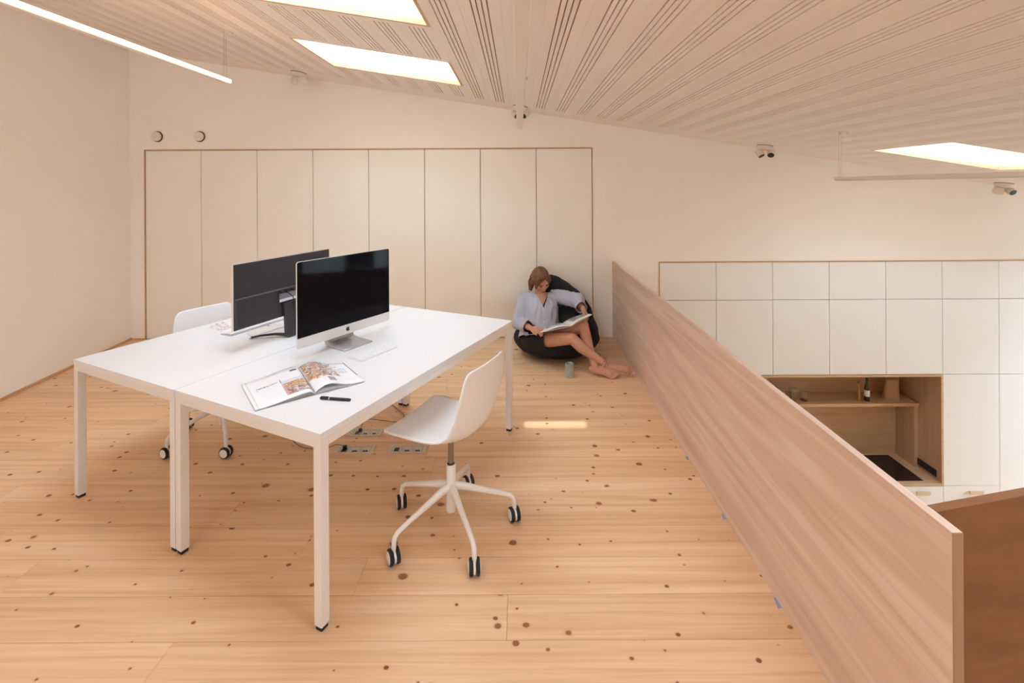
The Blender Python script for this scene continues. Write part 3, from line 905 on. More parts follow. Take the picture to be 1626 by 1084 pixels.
# ================================================================== SWIVEL CHAIRS
def make_chair():
    ch = empty('swivel_chair')
    # shell, local: +y is the way the sitter faces
    prof = [(.246, .500), (.226, .503), (.175, .502), (.085, .493), (-.015, .486), (-.085, .488), (-.130, .501), (-.162, .532), (-.180, .588), (-.192, .655), (-.202, .73), (-.210, .795), (-.213, .838)]
    def cr(t):
        n = len(prof) - 1
        x = min(max(t * n, 0), n - 1e-6); i = int(x); f = x - i
        p0, p1, p2, p3 = prof[max(i - 1, 0)], prof[i], prof[i + 1], prof[min(i + 2, n)]
        return [0.5 * ((2 * b) + (c - a) * f + (2 * a - 5 * b + 4 * c - d) * f * f + (3 * b - a - 3 * c + d) * f ** 3) for a, b, c, d in zip(p0, p1, p2, p3)]
    def fn(u, v):
        # the outline: superellipse-like rounding at both ends
        s = u * 2 - 1
        y, z = cr(v); y2, z2 = cr(min(1, v + .01)); y1, z1 = cr(max(0, v - .01))
        tx, tz = y2 - y1, z2 - z1; l = math.hypot(tx, tz) or 1
        nx, nz = tz / l, -tx / l
        if nx * 0 + nz < 0 and v < .5: nx, nz = -nx, -nz
        if v >= .5 and nx < 0: nx, nz = -nx, -nz
        hw = .222 - .012 * math.sin(min(1, v / .55) * math.pi) ** 2 - .030 * max(0, v - .5) * 2
        bend = math.exp(-((v - .52) / .2) ** 2)
        lift = (.045 * bend + .012 + .018 * max(0, v - .6)) * abs(s) ** 2.2
        x = s * hw
        # round the corners by pulling the profile parameter inwards near the sides
        return (x, y + nx * lift, z + nz * lift)
    def shell_pt(u, v):
        s = u * 2 - 1
        a = abs(s)
        rc = .30
        cut = 0.0
        if a > 1 - rc:
            q = (a - (1 - rc)) / rc
            cut = 1 - math.sqrt(max(0, 1 - q * q))
        v0, v1 = .155 * cut, 1 - .155 * cut
        return fn(u, v0 + (v1 - v0) * v)
    sh = MB().grid(shell_pt, 28, 44).build('shell', M['shell'], ch, smooth=True)
    for p in sh.data.polygons: p.use_smooth = True
    so_ = sh.modifiers.new('thick', 'SOLIDIFY'); so_.thickness = .009; so_.offset = 0
    MB().box(-.055, .055, -.055, .065, .462, .474).build('seat_plate', M['basewhite'], ch, bevel=.004)
    MB().lathe([(.014, .27), (.014, .46)], 18).build('gas_spring', M['steel'], ch, smooth=True)
    MB().lathe([(.021, .085), (.0235, .09), (.0235, .308), (.0215, .312), (.016, .311)], 22).build('sleeve', M['basewhite'], ch, smooth=True)
    MB().lathe([(.017, .3115), (.019, .313), (.015, .318)], 18).build('collar', M['blackp'], ch, smooth=True)
    base = empty('chair_base_tmp')
    arm = MB()
    arm.tube([(.012, 0, .205), (.06, 0, .197), (.16, 0, .168), (.262, 0, .138), (.290, 0, .128), (.305, 0, .113), (.309, 0, .095), (.310, 0, .062)],
             [(.017, .021), (.016, .019), (.0125, .014), (.011, .011), (.011, .011), (.011, .011), (.011, .011), (.010, .010)], 14, up=(0, 0, 1))
    arm_me = arm.mesh('leg', M['basewhite'], True)
    # caster about its own centre, axis along local x
    RY = Matrix.Rotation(R(90), 4, 'Y')
    fork = MB().lathe([(.024, -.0055), (.029, -.0045), (.029, .0045), (.024, .0055)], 24, M4=RY)
    fork.tube([(0, 0, .015), (0, 0, .036)], .010, 12)
    fork_me = fork.mesh('caster', M['basewhite'], True)
    wheel_me = MB().lathe([(.026, -.0085), (.0325, -.0065), (.034, 0), (.0325, .0065), (.026, .0085)], 28, M4=RY).mesh('wheel', M['rubber'], True)
    cap_me = MB().lathe([(.0255, .0), (.0255, .0098), (.023, .0112), (.004, .0122)], 24, M4=RY).mesh('hub_cap', M['basewhite'], True)
    bpy.data.objects.remove(base)
    def add_legs(ang0, axis_deg):
        for k in range(5):
            a = R(ang0 + 72 * k)
            lg = bpy.data.objects.new('leg', arm_me); C.objects.link(lg); lg.parent = ch
            lg.rotation_euler.z = a
            cs = bpy.data.objects.new('caster', fork_me); C.objects.link(cs); cs.parent = ch
            cs.location = (math.cos(a) * .31, math.sin(a) * .31, .0342)
            cs.rotation_euler.z = R(axis_deg + 14 * math.sin(k * 2.1))
            for sx in (-1, 1):
                wh = bpy.data.objects.new('wheel', wheel_me); C.objects.link(wh); wh.parent = cs
                wh.location.x = sx * .0150
                cp = bpy.data.objects.new('hub_cap', cap_me); C.objects.link(cp); cp.parent = cs
                cp.location.x = sx * .0150
                if sx < 0: cp.rotation_euler.z = math.pi
    ch['_tmp'] = 0
    del ch['_tmp']
    return ch, add_legs
ch1, legs1 = make_chair()
rz1 = math.atan2(e2.y, e2.x) - math.pi / 2
ch1.location = (-.334, 2.290, 0); ch1.rotation_euler.z = rz1
legs1(152.5 - math.degrees(rz1), 20 - math.degrees(rz1))
tag(ch1, 'white swivel chair with five castors in front of the near desk', 'chair', 'white swivel chairs')
ch2, legs2 = make_chair()
rz2 = rz1 + math.pi + R(-3)
ch2.location = (-1.985, 3.150, 0); ch2.rotation_euler.z = rz2
legs2(-126 - math.degrees(rz2), 70 - math.degrees(rz2))
tag(ch2, 'white swivel chair behind the far desk, mostly hidden by the black monitor', 'chair', 'white swivel chairs')

# ================================================================== COMPUTERS
def round_rect(w, h, r, n=6, r_bottom=None):
    pts = []
    rb = r if r_bottom is None else r_bottom
    for cx_, cy_, a0, rr in ((w / 2, h, 0, r), (-w / 2, h, 90, r), (-w / 2, 0, 180, rb), (w / 2, 0, 270, rb)):
        sx = 1 if cx_ > 0 else -1; sy = 1 if cy_ > 0 else -1
        for k in range(n + 1):
            a = R(a0 + 90 * k / n)
            pts.append((cx_ - sx * rr + rr * math.cos(a), cy_ - sy * rr + rr * math.sin(a)))
    return pts
def xz_prism(mb, poly, y0, y1):
    n = len(poly)
    vs = [(x, y0, z) for x, z in poly] + [(x, y1, z) for x, z in poly]
    mb.add(vs, [tuple(range(n)), tuple(range(n, 2 * n))[::-1]] + [(i, (i + 1) % n, n + (i + 1) % n, n + i) for i in range(n)])
    return mb

def apple_outline(s):
    right = [(0.0, .78), (.12, .84), (.30, .86), (.42, .76), (.34, .64), (.31, .50), (.36, .36), (.47, .27), (.40, .10), (.27, -.05), (.14, -.06), (0.0, -.02)]
    left = [(-.14, -.06), (-.27, -.05), (-.42, .14), (-.49, .38), (-.46, .62), (-.34, .80), (-.20, .85), (-.08, .81)]
    return [(x * s, z * s) for x, z in right + left]
# all-in-one computer, front looks along local -y
im = empty('desktop_computer', (-.998, 2.754, DH), math.atan2(.853, .522))
IW, IH, IB = .640, .460, .060
body = MB()
xz_prism(body, round_rect(IW, IH, .013), .002, .010)
# softly bulging back
def bulge(u, v):
    x = (u - .5) * IW * .985; z = (v * .985 + .0075) * IH
    k = max(0, 1 - (2 * u - 1) ** 4) * max(0, 1 - (2 * v - 1) ** 4)
    return (x, .010 + .038 * k, z)
body.grid(bulge, 16, 12)
bo = body.build('body', M['alu'], im, smooth=True); bo.location.z = IB
CH = .056
gl = MB(); xz_prism(gl, [(x, CH + z) for x, z in round_rect(IW - .003, IH - CH - .0015, .012, r_bottom=.0005)], -.0005, .002)
g = gl.build('screen', M['screen'], im); g.location.z = IB
chin = MB(); xz_prism(chin, round_rect(IW - .001, CH - .0008, .0005, r_bottom=.012), .0003, .002)
cn = chin.build('chin', M['alu'], im); cn.location.z = IB
lg = MB(); xz_prism(lg, apple_outline(.026), -.0006, .0004)
leaf = [(.01, .92), (.10, 1.0), (.14, 1.16), (.04, 1.10), (0, 1.0)]
xz_prism(lg, [(x * .026, z * .026) for x, z in leaf], -.0006, .0004)
lo = lg.build('logo', M['logo'], cn); lo.location = (.0, 0, .018)
st = MB()
def stand(u, v):
    # L-shaped bent plate: foot forward, neck rising behind
    path = [(-.095, .004), (-.04, .005), (.03, .007), (.072, .016), (.088, .045), (.078, .10), (.058, .16), (.045, .20)]
    n = len(path) - 1; q = min(v * n, n - 1e-6); i = int(q); f = q - i
    y = path[i][0] * (1 - f) + path[i + 1][0] * f; z = path[i][1] * (1 - f) + path[i + 1][1] * f
    return ((u - .5) * .195, y, z)
st.grid(stand, 4, 28)
sto = st.build('stand', M['alu2'], im, smooth=True)
s_ = sto.modifiers.new('thick', 'SOLIDIFY'); s_.thickness = .0075; s_.offset = 0
tag(im, 'silver all-in-one computer with dark screen on the near desk', 'computer')

def keyboard(name, c, d, w, dp, h0, h1, label, body_mat):
    """c: centre, d: unit vector along the length (left to right for the typist)"""
    k = empty(name, c, math.atan2(d.y, d.x))
    b = MB()
    poly = [(-dp / 2, 0), (dp / 2, 0), (dp / 2, h1), (-dp / 2, h0)]
    b.add([(-w / 2, y, z) for y, z in poly] + [(w / 2, y, z) for y, z in poly], [(0, 1, 2, 3), (7, 6, 5, 4), (0, 4, 5, 1), (1, 5, 6, 2), (2, 6, 7, 3), (3, 7, 4, 0)])
    b.build('body', body_mat, k, bevel=.0012)
    ks = MB()
    rows, cols = 5, 14
    px, py = (w - .012) / cols, (dp - .012) / rows
    for r in range(rows):
        for q in range(cols):
            x0 = -w / 2 + .006 + q * px + .0015; y0 = -dp / 2 + .006 + r * py + .0015
            if r == 0 and 4 <= q <= 8:
                if q > 4: continue
                x1 = x0 + px * 5 - .003
            else: x1 = x0 + px - .003
            y1 = y0 + py - .003
            def zz(y): return h0 + (h1 - h0) * (y + dp / 2) / dp
            vs = [(x0, y0, zz(y0)), (x1, y0, zz(y0)), (x1, y1, zz(y1)), (x0, y1, zz(y1))]
            ks.add(vs + [(x, y, z + .0022) for x, y, z in vs], [(4, 5, 6, 7), (0, 1, 5, 4), (1, 2, 6, 5), (2, 3, 7, 6), (3, 0, 4, 7)])
    tag(ks.build('keys', M['keys'], k), kind='stuff')
    return tag(k, label, 'keyboard', 'slim white keyboards')
ka, kb_, kc, kd = PF(550, 570, DH), PF(577, 575, DH), PF(633, 551, DH), PF(608, 545, DH)
kdv = (kc - kb_).normalized()
keyboard('keyboard', (ka + kb_ + kc + kd) / 4, kdv, (kc - kb_).length, .112, .005, .010, 'slim white keyboard in front of the silver computer', M['alu'])
# keyboard behind the black monitor, its rear edge towards us
k1, k2, k3 = PF(350, 530, DH), PF(368, 534, DH), PF(432, 514, DH)
kd2 = (k2 - k3).normalized()
perp = Vector((kd2.y, -kd2.x, 0))
if perp.dot(k1 - k2) < 0: perp = -perp
cen = k2 - kd2 * .20 + perp * .052
keyboard('keyboard', cen, kd2, .42 * .95, .105, .004, .011, 'slim white keyboard lying behind the black monitor', M['alu2'])

# black monitor seen from behind; local -y is towards us (its back), +y its screen
ml, mr = Vector((-1.570, 2.600, 0)), Vector((-1.309, 3.262, 0))
md = (mr - ml).normalized()
mo = empty('monitor', ((ml + mr) / 2) + Vector((0, 0, DH)), math.atan2(md.y, md.x))
MW, MH, MZ = (mr - ml).length, .366, .862 - DH
mb = MB(); xz_prism(mb, round_rect(MW, MH, .004), 0, .012)
m1 = mb.build('back_cover', M['monback'], mo, bevel=.001); m1.location.z = MZ
mb = MB(); xz_prism(mb, round_rect(MW - .004, MH - .004, .003), .012, .017)
m2 = mb.build('screen', M['screen'], mo); m2.location.z = MZ + .002
mb = MB(); xz_prism(mb, round_rect(MW + .001, .004, .001), .0, .018)
m3 = mb.build('top_edge', M['alu2'], mo); m3.location.z = MZ + MH - .002
mb = MB(); mb.box(-MW / 2 - .0008, -MW / 2 + .0012, .002, .0185, 0, MH)
m4 = mb.build('side_edge', M['alu'], mo); m4.location.z = MZ
# thicker lower housing with a port recess
mb = MB()
lowp = [(-MW * .497, .004), (MW * .497, .004), (MW * .497, .175), (-MW * .497, .175)]
n = len(lowp)
mb.add([(x, 0, z) for x, z in lowp] + [(x * .985, -.022 * (1 - .55 * (z > .1)), .012 + (z - .006) * .93) for x, z in lowp], [tuple(range(n, 2 * n))] + [(i, (i + 1) % n, n + (i + 1) % n, n + i) for i in range(n)])
m5 = mb.build('housing', M['monback'], mo, bevel=.003); m5.location.z = MZ
mb = MB(); mb.box(-.075, .075, -.0235, -.0215, .105, .150)
m6 = mb.build('port_panel', M['monpanel'], mo); m6.location.z = MZ
mb = MB(); mb.box(-.075, .075, -.0245, -.0238, .098, .114)
m7 = mb.build('sticker', M['sticker'], m6)
for k in range(3):
    MB().box(-.070 + .045 * k, -.045 + .045 * k, -.030, -.0225, .150, .164).build('port', M['blackp'], m6)
MB().tube([(-.055, -.03, .157), (-.03, -.045, .15), (0, -.05, .12), (.02, -.045, .07), (.02, -.035, .02)], .003, 8).build('cable', M['blackp'], m6, smooth=True)
for k in range(7):
    MB().box(-.068 + .006 * k + (0.001 * (k % 2)), -.0645 + .006 * k, -.0228, -.022, .078, .085 + .002 * (k % 3 == 0)).build('lettering', M['blackp'], m5)
# stand: neck plate and a spread foot whose prongs reach to the sitter's side
nk = MB()
nk.add([(-.045, -.062, .004), (.055, -.062, .004), (.055, -.026, .004), (-.045, -.026, .004), (-.050, -.034, .21), (.06, -.034, .21), (.06, -.020, .21), (-.05, -.020, .21)],
       [(0, 1, 2, 3), (4, 7, 6, 5), (0, 4, 5, 1), (1, 5, 6, 2), (2, 6, 7, 3), (3, 7, 4, 0)])
nk.build('neck', M['monback'], mo, bevel=.004)
tip = PF(399, 538, DH) - mo.location
tl = Matrix.Rotation(-mo.rotation_euler.z, 3, 'Z') @ tip
for sx in (-1, 1):
    tx = tl.x if sx < 0 else -tl.x
    pg = MB().tube([(sx * .02, -.045, .012), (tx * .45, tl.y * .35 - .02, .020), (tx * .75, tl.y * .75, .014), (tx, tl.y, .008)], [(.022, .010), (.014, .007), (.011, .006), (.010, .006)], 10, up=(0, 0, 1))
    po = pg.build('prong', M['blackp'], mo, smooth=True)
    MB().tube([(tx, tl.y, .008), (tx * 1.04, tl.y * 1.06, .008)], [(.0105, .0065), (.010, .006)], 10, up=(0, 0, 1)).build('end_cap', M['alu'], po, smooth=True)
tag(mo, 'black monitor seen from behind on the far desk', 'monitor')

# flat pad with a small mark lying by the prong, and the printed sheet further left
def sheet(name, quad, h, mat, label, cat):
    z = DH + .0003
    c = sum((PF(*q, DH) for q in quad), Vector()) / 4
    e = empty(name, (c.x, c.y, z))
    pts = [(PF(*q, DH) - Vector((c.x, c.y, DH))) for q in quad]
    MB().prism([(p.x, p.y) for p in pts], 0, h).build('leaf', mat, e)
    return tag(e, label, cat), pts
pad, pq = sheet('tablet', [(401, 536), (392, 530), (440, 512), (452, 519)], .006, M['alu'], 'flat white tablet with a small dark mark below the black monitor', 'tablet')
mk = MB().prism([(x * .02, z * .02) for x, z in [(0, .8), (.3, .85), (.45, .5), (.3, .05), (0, .0), (-.3, .05), (-.45, .5), (-.3, .85)]], .0061, .0064)
mko = mk.build('mark', M['logo'], pad); mko.location = PF(425, 519, DH) - Vector((pad.location.x, pad.location.y, DH)); 
def print_sheet():
    t = NT('faint_print')
    tc = t.node('ShaderNodeTexCoord')
    n1 = t.noise(tc.outputs['Object'], 38.0, 2.0)
    col = t.ramp(n1, [(0.40, (0.82, 0.81, 0.81)), (0.55, (0.70, 0.62, 0.60)), (0.62, (0.52, 0.36, 0.32))])
    return t.done(col, 0.7)
sheet('paper_sheet', [(330, 520), (352, 526), (373, 517), (352, 510)], .0008, print_sheet(), 'sheet of paper with faint reddish print beside the black monitor', 'paper')

# ---- open magazine on the near desk
def page_mat(name, kind):
    t = NT(name)
    u_ = t.node('ShaderNodeUVMap').outputs[0]
    sx = t.node('ShaderNodeSeparateXYZ'); t.link(u_, sx.inputs[0])
    U, V = sx.outputs[0], sx.outputs[1]
    def rect(a, b, c, d):
        m = t.math('MULTIPLY', t.math('GREATER_THAN', U, a), t.math('LESS_THAN', U, b))
        return t.math('MULTIPLY', m, t.math('MULTIPLY', t.math('GREATER_THAN', V, c), t.math('LESS_THAN', V, d)))
    col = t.mix(0.0, (0.84, 0.84, 0.865), (0.84, 0.84, 0.865))
    vo = t.node('ShaderNodeTexVoronoi'); t.link(t.mapping(u_, (26, 34, 1)), vo.inputs['Vector']); vo.inputs['Scale'].default_value = 1.0
    sp = t.node('ShaderNodeSeparateColor'); t.link(vo.outputs['Color'], sp.inputs[0])
    pic = t.ramp(sp.outputs[0], [(0.0, (0.13, 0.08, 0.06)), (0.25, (0.42, 0.24, 0.15)), (0.45, (0.62, 0.46, 0.40)), (0.65, (0.36, 0.27, 0.26)), (0.85, (0.74, 0.66, 0.64))])
    pic2 = t.ramp(sp.outputs[1], [(0.0, (0.45, 0.17, 0.06)), (0.4, (0.62, 0.36, 0.12)), (0.7, (0.50, 0.27, 0.20)), (1.0, (0.80, 0.66, 0.50))])
    soft = t.noise(t.mapping(u_, (9, 12, 1)), 1.0, 3.0)
    if kind == 'left':
        col = t.mix(rect(.56, .985, .50, .60), col, (0.66, 0.70, 0.80))
        col = t.mix(rect(.60, .985, .35, .50), col, pic2)
        col = t.mix(rect(.60, .985, .10, .35), col, pic)
        col = t.mix(rect(.56, .60, .10, .50), col, (0.60, 0.40, 0.42))
        col = t.mix(rect(.80, .92, .84, .90), col, (0.16, 0.16, 0.16))
        col = t.mix(rect(.56, .575, .55, .68), col, (0.2, 0.2, 0.2))
        wv = t.node('ShaderNodeTexNoise'); t.link(t.mapping(u_, (90, 40, 1)), wv.inputs['Vector']); wv.inputs['Scale'].default_value = 1.0
        tx = t.math('MULTIPLY', rect(.16, .52, .605, .645), t.math('GREATER_THAN', wv.outputs['Fac'], .50))
        col = t.mix(tx, col, (0.12, 0.12, 0.12))
        col = t.mix(rect(.16, .19, .56, .575), col, (0.2, 0.2, 0.2))
        col = t.mix(rect(.05, .075, .0, 1.0), col, (0.66, 0.67, 0.70))
    else:
        blob = t.math('GREATER_THAN', t.math('ADD', soft, t.math('MULTIPLY', t.math('SUBTRACT', .42, U), .9)), .34)
        m = t.math('MULTIPLY', blob, rect(.02, .80, .36, .98))
        col = t.mix(m, col, pic)
        m2 = t.math('MULTIPLY', rect(.02, .34, .30, .98), t.math('GREATER_THAN', sp.outputs[2], .68))
        col = t.mix(m2, col, pic2)
        col = t.mix(rect(.36, .50, .14, .30), col, (0.36, 0.32, 0.33))
        fr1 = t.math('SUBTRACT', rect(.60, .86, .50, .70), rect(.612, .848, .515, .685))
        col = t.mix(fr1, col, (0.42, 0.40, 0.42))
        wv = t.node('ShaderNodeTexNoise'); t.link(t.mapping(u_, (60, 70, 1)), wv.inputs['Vector']); wv.inputs['Scale'].default_value = 1.0
        col = t.mix(t.math('MULTIPLY', rect(.64, .80, .54, .66), t.math('GREATER_THAN', wv.outputs['Fac'], .55)), col, (0.4, 0.38, 0.4))
        col = t.mix(rect(.975, 1.0, .30, .80), col, (0.50, 0.16, 0.15))
        col = t.mix(rect(.975, 1.0, .80, 1.0), col, (0.20, 0.20, 0.22))
    return t.done(col, 0.38)
def open_book(name, nl, nr, gl, gr, ol, orr, lift, mats, label, base_z, thick, e_label=None):
    pass
MG = dict(lf=PF(383, 612, DH), ln=PF(405, 653, DH), gn=PF(500, 627, DH), gf=PF(474, 586, DH), rf=PF(545, 578, DH), rn=PF(579, 607, DH))
mag = empty('magazine', ((MG['gn'] + MG['gf']) / 2))
mo_ = Vector(mag.location)
def page_surface(of, on, gf, gn, hfun, z0):
    """u from outer edge (0) to gutter (1), v near (0) to far (1)"""
    def fn(u, v):
        p = (on.lerp(gn, u)).lerp(of.lerp(gf, u), v)
        return (p.x - mo_.x, p.y - mo_.y, z0 + hfun(u, v))
    return fn
def uvgrid(fn, nu, nv, flip=False):
    mb = MB().grid(fn, nu, nv)
    uvs = [((1 - i / nu) if flip else i / nu, j / nv) for j in range(nv + 1) for i in range(nu + 1)]
    return mb, uvs
def set_uv(ob, uvs):
    ul = ob.data.uv_layers.new(name='uv')
    for lp in ob.data.loops:
        ul.data[lp.index].uv = uvs[lp.vertex_index]
hl = lambda u, v: .004 + .017 * math.sin(min(1, u / .93) * math.pi / 2) ** 2.2 * (1 if u < .9 else max(0.0, 1 - ((u - .9) / .1) ** 2 * .9))
hr = lambda u, v: .006 + .027 * math.exp(-((u - .74) / (.30 if u < .74 else .22)) ** 2) * (1.0 - .12 * v) * (1 if u < .93 else max(0.1, 1 - ((u - .93) / .07) ** 2 * .9))
for side, of, on, hf, mm, flip in (('left_page', MG['lf'], MG['ln'], hl, page_mat('print_left', 'left'), False), ('right_page', MG['rf'], MG['rn'], hr, page_mat('print_right', 'right'), True)):
    fn = page_surface(of, on, MG['gf'], MG['gn'], hf, .001)
    mb, uvs = uvgrid(fn, 26, 8, flip)
    ob = mb.build(side, mm, mag, smooth=True); set_uv(ob, uvs)
    s_ = ob.modifiers.new('thick', 'SOLIDIFY'); s_.thickness = .0012; s_.offset = -1 if side == 'left_page' else 1
    # leaves below
    if side == 'left_page':
        for q in range(5):
            f = (q + .5) / 6
            fn2 = page_surface(of, on, MG['gf'], MG['gn'], lambda u, v, f=f: max(.0012, hl(u, v) * f), .0002)
            MB().grid(fn2, 20, 2).build('leaf', M['papedge'] if q % 2 else M['paper'], mag, smooth=True)
    else:
        for q in range(2):
            f = .10 + .12 * q
            fn2 = page_surface(of, on, MG['gf'], MG['gn'], lambda u, v, f=f: max(.0012, hr(u, v) * f), .0002)
            MB().grid(fn2, 20, 2).build('leaf', M['paper'], mag, smooth=True)
tag(mag, 'open illustrated magazine lying on the near desk', 'magazine')

# ---- pen
pa, pb_ = PF(508.5, 631.5, DH + .006), PF(557, 634.5, DH + .006)
pen = empty('pen', ((pa + pb_) / 2))
pd = (pb_ - pa); pl = pd.length; pen.rotation_euler.z = math.atan2(pd.y, pd.x)
pen.location.z = DH + .0062
RYp = Matrix.Rotation(R(90), 4, 'Y')
MB().lathe([(.004, -pl / 2), (.0058, -pl / 2 + .004), (.006, pl / 2 - .012), (.0045, pl / 2 - .002), (.003, pl / 2)], 16, M4=RYp).build('barrel', M['blackp'], pen, smooth=True)
MB().box(-pl / 2 + .004, -pl / 2 + .04, -.0015, .0015, .0058, .0075).build('clip', M['blackp'], pen)
MB().lathe([(.0061, -pl / 2 + .040), (.0063, -pl / 2 + .041), (.0063, -pl / 2 + .044), (.0061, -pl / 2 + .045)], 16, M4=RYp).build('ring', M['alu2'], pen, smooth=True)
tag(pen, 'black pen lying in front of the open magazine', 'pen')

# ================================================================== FLOOR SOCKETS AND CABLES
SL = [((-1.160, 2.930), .245, 'floor socket plate nearest the desk leg with a cable plugged in'),
      ((-.830, 2.932), .242, 'floor socket plate right below the white seat shell'),
      ((-1.146, 3.138), .22, 'floor socket plate in the back row left, partly under the desk edge'),
      ((-.838, 3.138), .22, 'floor socket plate in the back row right, hidden by the seat shell')]
for i, ((x, y), w, lab) in enumerate(SL):
    e = empty('floor_socket', (x + w / 2, y + .044, 0))
    MB().box(-w / 2, w / 2, -.044, .044, 0.0003, .004).build('plate', M['socket'], e, bevel=.001)
    for k in range(3):
        xa = -w / 2 + .028 + k * (w - .042) / 3
        ww = (w - .042) / 3 - .008
        fr = MB()
        for (a, b, c, d) in ((xa, xa + ww, -.030, -.0275), (xa, xa + ww, .0275, .030), (xa, xa + .0025, -.0275, .0275), (xa + ww - .0025, xa + ww, -.0275, .0275)):
            fr.box(a, b, c, d, .004, .0046)
        md_ = fr.build('module_frame', M['steel'], e)
        MB().box(xa + .014, xa + ww - .014, -.026, -.014 if k else .012, .004, .0052).build('jack', M['blackp'], md_)
    tag(e, lab, 'socket', 'metal floor sockets under the desk')
def cable(pts, label, plug=True):
    p0 = Vector(pts[0])
    e = empty('cable', (p0.x, p0.y, 0))
    # smooth the path
    P_ = [Vector(p) - Vector((p0.x, p0.y, 0)) for p in pts]
    out = []
    for i in range(len(P_) - 1):
        a, b, c, d = P_[max(i - 1, 0)], P_[i], P_[i + 1], P_[min(i + 2, len(P_) - 1)]
        for k in range(8):
            f = k / 8
            out.append(0.5 * ((2 * b) + (c - a) * f + (2 * a - 5 * b + 4 * c - d) * f * f + (3 * b - a - 3 * c + d) * f ** 3))
    out.append(P_[-1])
    MB().tube(out, .0028, 8).build('lead', M['cable'], e, smooth=True)
    if plug:
        MB().box(-.011, .011, -.009, .009, .0056, .022).build('plug', M['blackp'], e, bevel=.002)
    return tag(e, label, 'cable', 'cables under the desk')
cable([(-1.105, 2.985, .018), (-1.16, 2.98, .03), (-1.24, 2.975, .006), (-1.38, 3.0, .005), (-1.50, 3.10, .004)], 'thin cable leading left from the nearest floor socket')
cable([(-1.075, 3.19, .018), (-1.06, 3.26, .05), (-.97, 3.34, .004), (-.86, 3.32, .004), (-.83, 3.40, .004), (-.90, 3.50, .004), (-1.0, 3.62, .004)], 'thin looped cable from the back floor socket towards the desk legs')

# blue tape by the foot of the parapet
for (px, py), s_, lab in (((1157, 820), .022, 'bit of blue tape at the parapet foot, halfway along'), ((1243, 957), .026, 'bit of blue tape at the parapet foot, nearest the viewer'), ((1097, 727), .02, 'bit of blue tape at the parapet foot, farthest away')):
    p = PF(px, py)
    tp = MB().prism([(-.016, -s_), (.0, -s_ * .8), (.0, s_), (-.010, s_ * .7)], 0.0002, .0012).build('tape', M['tape'])
    tp.location = (XP0 - .0008, p.y, 0)
    tag(tp, lab, 'tape', 'bits of blue tape')

# ---- the cup
cp = PF(905, 600.5); cup = empty('cup', (cp.x, cp.y + .03, 0))
MB().lathe([(.032, 0.0), (.0355, .003), (.0375, .118), (.0365, .119), (.035, .117), (.033, .008), (.01, .007)], 28).build('body', M['cup'], cup, smooth=True)
tag(cup, 'grey green ceramic cup standing on the floor by the bean bag', 'cup')

# ================================================================== BEAN BAG AND PERSON
def remeshed(mb, name, mat, voxel, smooth_it=6, parent=None, post=None, disp=None):
    """one continuous surface out of overlapping volumes"""
    tmp = bpy.data.objects.new('tmp', mb.mesh('tmp', mat)); C.objects.link(tmp)
    r = tmp.modifiers.new('r', 'REMESH'); r.mode = 'VOXEL'; r.voxel_size = voxel; r.adaptivity = 0
    s = tmp.modifiers.new('s', 'SMOOTH'); s.iterations = smooth_it; s.factor = .5
    dg = bpy.context.evaluated_depsgraph_get(); dg.update()
    me = bpy.data.meshes.new_from_object(tmp.evaluated_get(dg))
    me.name = name
    bpy.data.objects.remove(tmp)
    me.materials.clear(); me.materials.append(mat)
    if disp or post:
        bm = bmesh.new(); bm.from_mesh(me)
        bm.normal_update()
        if disp:
            for v in bm.verts: v.co += v.normal * disp(v.co)
        if post: post(bm)
        bm.to_mesh(me); bm.free()
    for p in me.polygons: p.use_smooth = True
    o = bpy.data.objects.new(name, me); C.objects.link(o)
    if parent is not None: o.parent = parent
    return o

# ---- bean bag (built about its base centre)
BC = Vector((.365, 4.665, 0))
bb = MB()
bb.ellipsoid((0, 0, .165), (.425, .375, .175), seg=40, rings=24)
bb.ellipsoid((.02, .05, .24), (.405, .36, .21), seg=40, rings=24)
bb.tube([(.06, .13, .20), (.05, .16, .36), (.02, .205, .50), (-.02, .245, .62), (-.04, .265, .70), (-.045, .27, .735)], [(.355, .28), (.325, .235), (.255, .175), (.155, .12), (.075, .07), (.02, .02)], 32, up=(0, 1, 0))
def bean_post(bm):
    for v in bm.verts:
        if v.co.z < .004: v.co.z = .004 * max(0, v.co.z / .004) if v.co.z > 0 else 0.0
def bean_disp(co):
    base = .010 * noise.noise(co * 5.0) + .005 * noise.noise(co * 13.0)
    # hollow where the sitter sinks in
    d = Vector((co.x + .11, (co.y + .16), (co.z - .36)))
    return base - .13 * math.exp(-(d.x ** 2 / .055 + d.y ** 2 / .05 + d.z ** 2 / .03))
bean = empty('bean_bag', BC)
b_ = remeshed(bb, 'cover', M['bean'], .016, 8, bean, bean_post, bean_disp)
tag(bean, 'large black fabric bean bag against the wardrobe wall', 'bean bag')

# ---- the reader
J = dict(
    pelvis=P(857, 534, 4.50), waist=P(858, 515, 4.55), chest=P(858, 488, 4.62), neck=P(859, 468, 4.675), head=P(859, 446, 4.66),
    rsh=P(834, 477, 4.655), rel=P(824, 511, 4.53), rwr=P(843, 521, 4.345),
    lsh=P(885, 470, 4.69), lel=P(917, 476, 4.575), lwr=P(926.5, 491, 4.40),
    rhip=P(845, 541, 4.49), rkn=P(908, 537, 4.20), ran=P(962, 579, 4.105),
    lhip=P(872, 536, 4.50), lkn=P(926, 517, 4.30), lan=P(945, 583, 4.115))
ORG = Vector((J['pelvis'].x, J['pelvis'].y, 0))
for k in J: J[k] = J[k] - ORG
person = empty('person', ORG)
def V(p): return Vector(p)
body = MB()
tors_up = (J['neck'] - J['pelvis']).normalized()
side = (J['lsh'] - J['rsh']).normalized()
side = (side - tors_up * side.dot(tors_up)).normalized()
